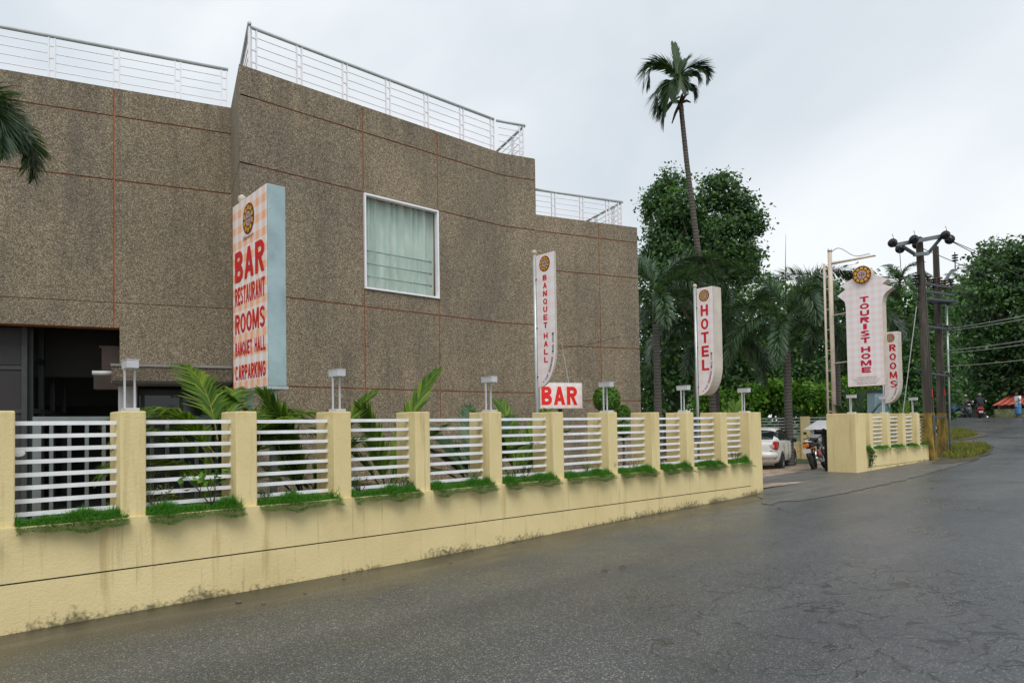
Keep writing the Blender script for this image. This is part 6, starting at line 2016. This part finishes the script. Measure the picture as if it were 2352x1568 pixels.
# undergrowth at the bend
bl = [blob(x, 925+6*math.sin(x), 26, dp, 1.5, 1, 1) for x, dp in ((2040, 40), (2080, 42), (2120, 44), (2260, 62), (2300, 63), (2340, 62), (2380, 60), (2420, 58), (2470, 56), (2530, 54))]
c, nn = crown_points(bl, 9000, .4, .2)
V, Q = leaf_quads(c, nn, .34*(.6+.8*rng.random(len(c))), 2)
b = P(2300, 950, 55); b.z = G(b)
tag(put('undergrowth', np_mesh('undergrowth', V, Q, 'leaf_mid', b), None, b), 'tangled green undergrowth below the trees at the road bend', 'undergrowth', None, 'stuff')

# ================================================================== PLANTS BEHIND THE STREET WALL
def behind(x, mm, z=None):
    p = on_line(x, 1050, F(0, mm), E); q = Vector((p.x, p.y, 0)); q.z = yard_z(q) if z is None else z
    return q
AZE = math.degrees(math.atan2(E.y, E.x))
def young(label, x, mm, fronds, mat='leaf_young', leaflet=.42, width=.045, z=.75, cat='palm plant'):
    b = behind(x, mm); st = b.copy(); st.z = z
    fl = []
    for az, el, ln, dr in fronds:
        fl.append(fr(tuple(st), AZE+az, el, ln*1.14, dr, 44, leaflet*1.1, sag=.22, width=width, sweep=1.25, stalk=.22, rad=.016))
    o = palm('young_palm', label, b, [b, b.lerp(st, .5), st + Z*.05], [.07, .06, .04], fl, mat, cat, 'young palms behind the street wall', 'leaf_dead')
    return o
young('young palm with two tall yellow-green fronds below the window', 703, -.75, [(172, 68, 1.45, .55), (6, 66, 1.5, .5), (150, 50, 1.2, .7), (30, 52, 1.2, .7), (200, 74, 1.3, .4), (100, 60, 1.1, .5), (-70, 60, 1.0, .7), (165, 25, .9, .7), (10, 25, .9, .7)])
young('young palm throwing one long bright frond above the pillar', 888, -.75, [(8, 74, 1.75, .55), (170, 62, 1.2, .8), (30, 55, 1.2, .7), (190, 78, 1.1, .3), (150, 35, 1.0, .7), (-60, 62, 1.1, .6), (15, 30, .9, .6), (175, 20, .8, .5)])
young('bushy dark young palm low behind the rails', 1088, -.8, [(10, 66, 1.25, .7), (30, 50, 1.1, .9), (170, 55, 1.0, .9), (150, 40, .9, .9), (-60, 55, 1.0, .8), (60, 75, 1.2, .5), (180, 25, .8, .8), (0, 25, .8, .8), (100, 60, 1.0, .6)], 'leaf_palm', .36)
young('young palm behind the rails beside the BANQUET HALL pole', 1193, -.8, [(165, 70, 1.2, .6), (10, 72, 1.2, .6), (30, 55, 1.0, .7), (150, 52, 1.0, .7), (-70, 60, 1.0, .6), (90, 80, 1.2, .4)])
young('small young palm tucked beside the wide end pillar', 1678, -.45, [(12, 80, 1.2, .3), (170, 72, 1.0, .5), (60, 76, .8, .4), (-70, 70, .8, .6), (100, 74, .9, .4)])
young('spiky young palm rising behind the far wall next to the mast', 1966, -1.4, [(0, 80, 1.5, .3), (20, 62, 1.4, .5), (160, 70, 1.2, .4), (45, 45, 1.3, .8), (100, 62, 1.1, .6), (-60, 70, 1.3, .4), (80, 85, 1.5, .2), (-100, 50, 1.2, .8)], 'leaf_palm', .4, .035, .9)
young('yellow-green young palm behind the far wall below the ROOMS sign', 2070, -1.2, [(0, 76, 1.3, .4), (25, 58, 1.2, .6), (160, 60, 1.2, .6), (-60, 70, 1.1, .4), (100, 80, 1.3, .3)], 'leaf_areca', .36, .035, .9)
# areca clump between the metal gate and the rails
b = behind(500, -.55); st = b.copy()
fl = []
for dx, zz, az, el, ln, dr in ((-.05, 1.3, 165, 62, 1.15, 1.7), (.0, 1.55, 110, 78, 1.0, 1.0), (.08, 1.45, 20, 52, 1.15, 1.5), (.15, 1.25, 5, 42, 1.25, 1.4), (-.1, 1.1, 185, 40, 1.1, 1.6), (.1, 1.2, -25, 66, 1.0, 1.5), (-.05, 1.3, 205, 66, 1.0, 1.5), (.12, .95, 10, 30, 1.0, 1.3), (-.12, .85, 175, 25, 1.0, 1.2), (.05, 1.5, 60, 66, 1.05, 1.3), (-.1, 1.0, 150, 45, 1.1, 1.4), (.2, 1.1, 15, 60, 1.2, 1.2), (-.05, .7, 190, 10, .9, .9), (.0, 1.35, 140, 55, 1.1, 1.7), (.1, 1.3, 40, 58, 1.1, 1.6), (-.1, 1.25, 200, 50, 1.1, 1.6), (.18, 1.35, 0, 50, 1.2, 1.3), (-.02, 1.0, 120, 40, 1.0, 1.4)):
    p = b + E*dx; p.z = zz+.05
    fl.append(fr(tuple(p), AZE+az, el, ln*1.05, dr, 40, .42, sag=.5, width=.03, sweep=1.0, stalk=.2, rad=.012))
ar = palm('areca_palm', 'bright areca palm clump behind the rails under the tall BAR sign', b, [], [], fl, 'leaf_areca', 'palm plant', None, stem='leaf_yellow')
for i in range(6):
    p = b + E*random.uniform(-.15, .2) + N*random.uniform(-.12, .12)
    MB().tube([p, Vector((p.x, p.y, random.uniform(1.1, 1.5)))], [.022, .014], 7).build('stem', 'leaf_areca', ar, True)

def twig_shrub(label, x, mm, h, n, leaf, mat, bare=False, spread=.5):
    b = behind(x, mm, LEDGE)
    o = thing('ledge_shrub', label, 'shrub', b, 'small shrubs in the wall turf')
    mb = MB(); tips = []
    for i in range(7):
        a = random.uniform(0, 6.28); d = Vector((math.cos(a)*spread, math.sin(a)*spread, 1)).normalized()
        m1 = b + d*h*.5 + Vector((random.uniform(-.02, .02), random.uniform(-.02, .02), 0)); e = m1 + (d + Vector((random.uniform(-.4, .4), random.uniform(-.4, .4), .3))).normalized()*h*.5
        mb.tube([b, m1, e], [.006, .005, .002], 5); tips += [e, m1.lerp(e, .6)]
        e2 = m1 + Vector((random.uniform(-.5, .5), random.uniform(-.5, .5), .6)).normalized()*h*.35; mb.tube([m1, e2], [.004, .002], 4); tips.append(e2)
    mb.build('twigs', 'bark', o)
    if not bare:
        t = np.array([tuple(q) for q in tips]); idx = rng.integers(0, len(t), n)
        c = t[idx] + rng.normal(size=(n, 3))*h*.07
        nn = rng.normal(size=(n, 3))*.6 + np.array([0, -.2, .8]); nn /= np.linalg.norm(nn, axis=1, keepdims=True)
        V, Q = leaf_quads(c, nn, leaf*(.7+.6*rng.random(n)), 1.9)
        put('leaves', np_mesh('leaves', V, Q, mat, b), o)
twig_shrub('broad-leaved climbing plant growing through the rails by the areca palm', 487, .06, .42, 46, .085, 'leaf_bright', spread=.7)
twig_shrub('thin yellow-green shrub in the turf before the silver gate', 362, .08, .30, 60, .03, 'leaf_areca')
for x, hh in ((610, .16), (672, .14), (826, .22), (915, .20), (935, .14), (1088, .18), (1126, .18), (1204, .26), (1175, .16), (1345, .20), (1580, .18), (1688, .24)):
    twig_shrub('small twiggy shrub rising from the turf on the wall ledge', x, .05, hh, 55, .028, 'leaf_areca' if x % 2 else 'leaf_mid')
for x, hh in ((1392, .22), (1450, .22)):
    twig_shrub('bare twig sticking out of the turf on the wall ledge', x, .06, hh, 0, .02, 'leaf_mid', True, .9)

def topiary(label, lst, x, mm):
    b = behind(x, mm)
    o = thing('topiary', label, 'shrub', b)
    zt = max(z+r for _, z, r in lst)
    MB().tube([b, Vector((b.x, b.y, zt-.1))], [.035, .02], 8).build('stem', 'bark', o, True)
    for dx, z, r in lst:
        n = int(5200*r/.3)
        d = rng.normal(size=(n, 3)); d /= np.linalg.norm(d, axis=1, keepdims=True)
        rr = r*(.80+.24*rng.random(n)); c = d*rr[:, None] + np.array([b.x+dx, b.y, z])
        nn = d + rng.normal(size=(n, 3))*.5 + np.array([0, 0, .4]); nn /= np.linalg.norm(nn, axis=1, keepdims=True)
        V, Q = leaf_quads(c, nn, .055*(.7+.6*rng.random(n)), 1.6)
        put('leaf_ball', np_mesh('leaf_ball', V, Q, 'leaf_bright', b), o)
pt = behind(1396, -1.5); rr = 31*pt.y/FPX
topiary('shrub clipped into a large ball behind the rails near the BAR light box', [(0, P(1396, 916, pt.y).z, rr)], 1396, -1.5)
pt = behind(1433, -1.9)
topiary('shrub clipped into two stacked smaller balls beside the large ball', [(0, P(1433, 947, pt.y).z, 17*pt.y/FPX), (0, P(1433, 984, pt.y).z, 18*pt.y/FPX)], 1433, -1.9)
b = behind(1546, -.9); b.z = yard_z(b)
o = thing('flower_pot', 'red pot of flowers standing behind the rails', 'flower pot', b)
zp = P(1546, 1052, b.y).z
MB().lathe([(.10, 0), (.14, zp-b.z-.05), (.17, zp-b.z-.03), (.17, zp-b.z+.06), (.15, zp-b.z+.06), (.13, zp-b.z)], b, Z, 18).build('pot', 'clay_pot', o, True)
n = 160; c = np.array([b.x, b.y, zp+.14]) + rng.normal(size=(n, 3))*np.array([.12, .12, .05]); nn = rng.normal(size=(n, 3)); nn /= np.linalg.norm(nn, axis=1, keepdims=True)
V, Q = leaf_quads(c, nn, .05*(.7+.6*rng.random(n)), 1.8); put('foliage', np_mesh('foliage', V, Q, 'leaf_yellow', b), o)['kind'] = 'stuff'
# creeper hanging from the far wall ledge and up the second pole
def creeper(label, pts, n, sp, leaf):
    b = Vector(pts[-1]); o = thing('creeper', label, 'creeper', b)
    MB().tube(pts, .008, 5).build('stem', 'bark', o)
    i = rng.integers(0, len(pts)-1, n); f = rng.random(n)[:, None]; P_ = np.array([tuple(p) for p in pts])
    c = P_[i]*(1-f) + P_[i+1]*f + rng.normal(size=(n, 3))*sp
    nn = rng.normal(size=(n, 3))*.5 + np.array(N)*.8; nn /= np.linalg.norm(nn, axis=1, keepdims=True)
    V, Q = leaf_quads(c, nn, leaf*(.6+.8*rng.random(n)), 1.6); put('leaves', np_mesh('leaves', V, Q, 'leaf_mid', b), o)
s_ = g0+.75
creeper('green creeper trailing down from the far wall turf', [F(s_, .26+DMF, .98), F(s_+.05, .30+DMF, .82), F(s_+.08, .25+DMF, .66), F(s_+.02, .245+DMF, .5)], 260, .045, .05)
creeper('dark creeper climbing the side of the paler utility pole', [at2(q) + E*.19 - N*.02 for q in (.36, .30, .24, .16, .1)], 220, .04, .07)
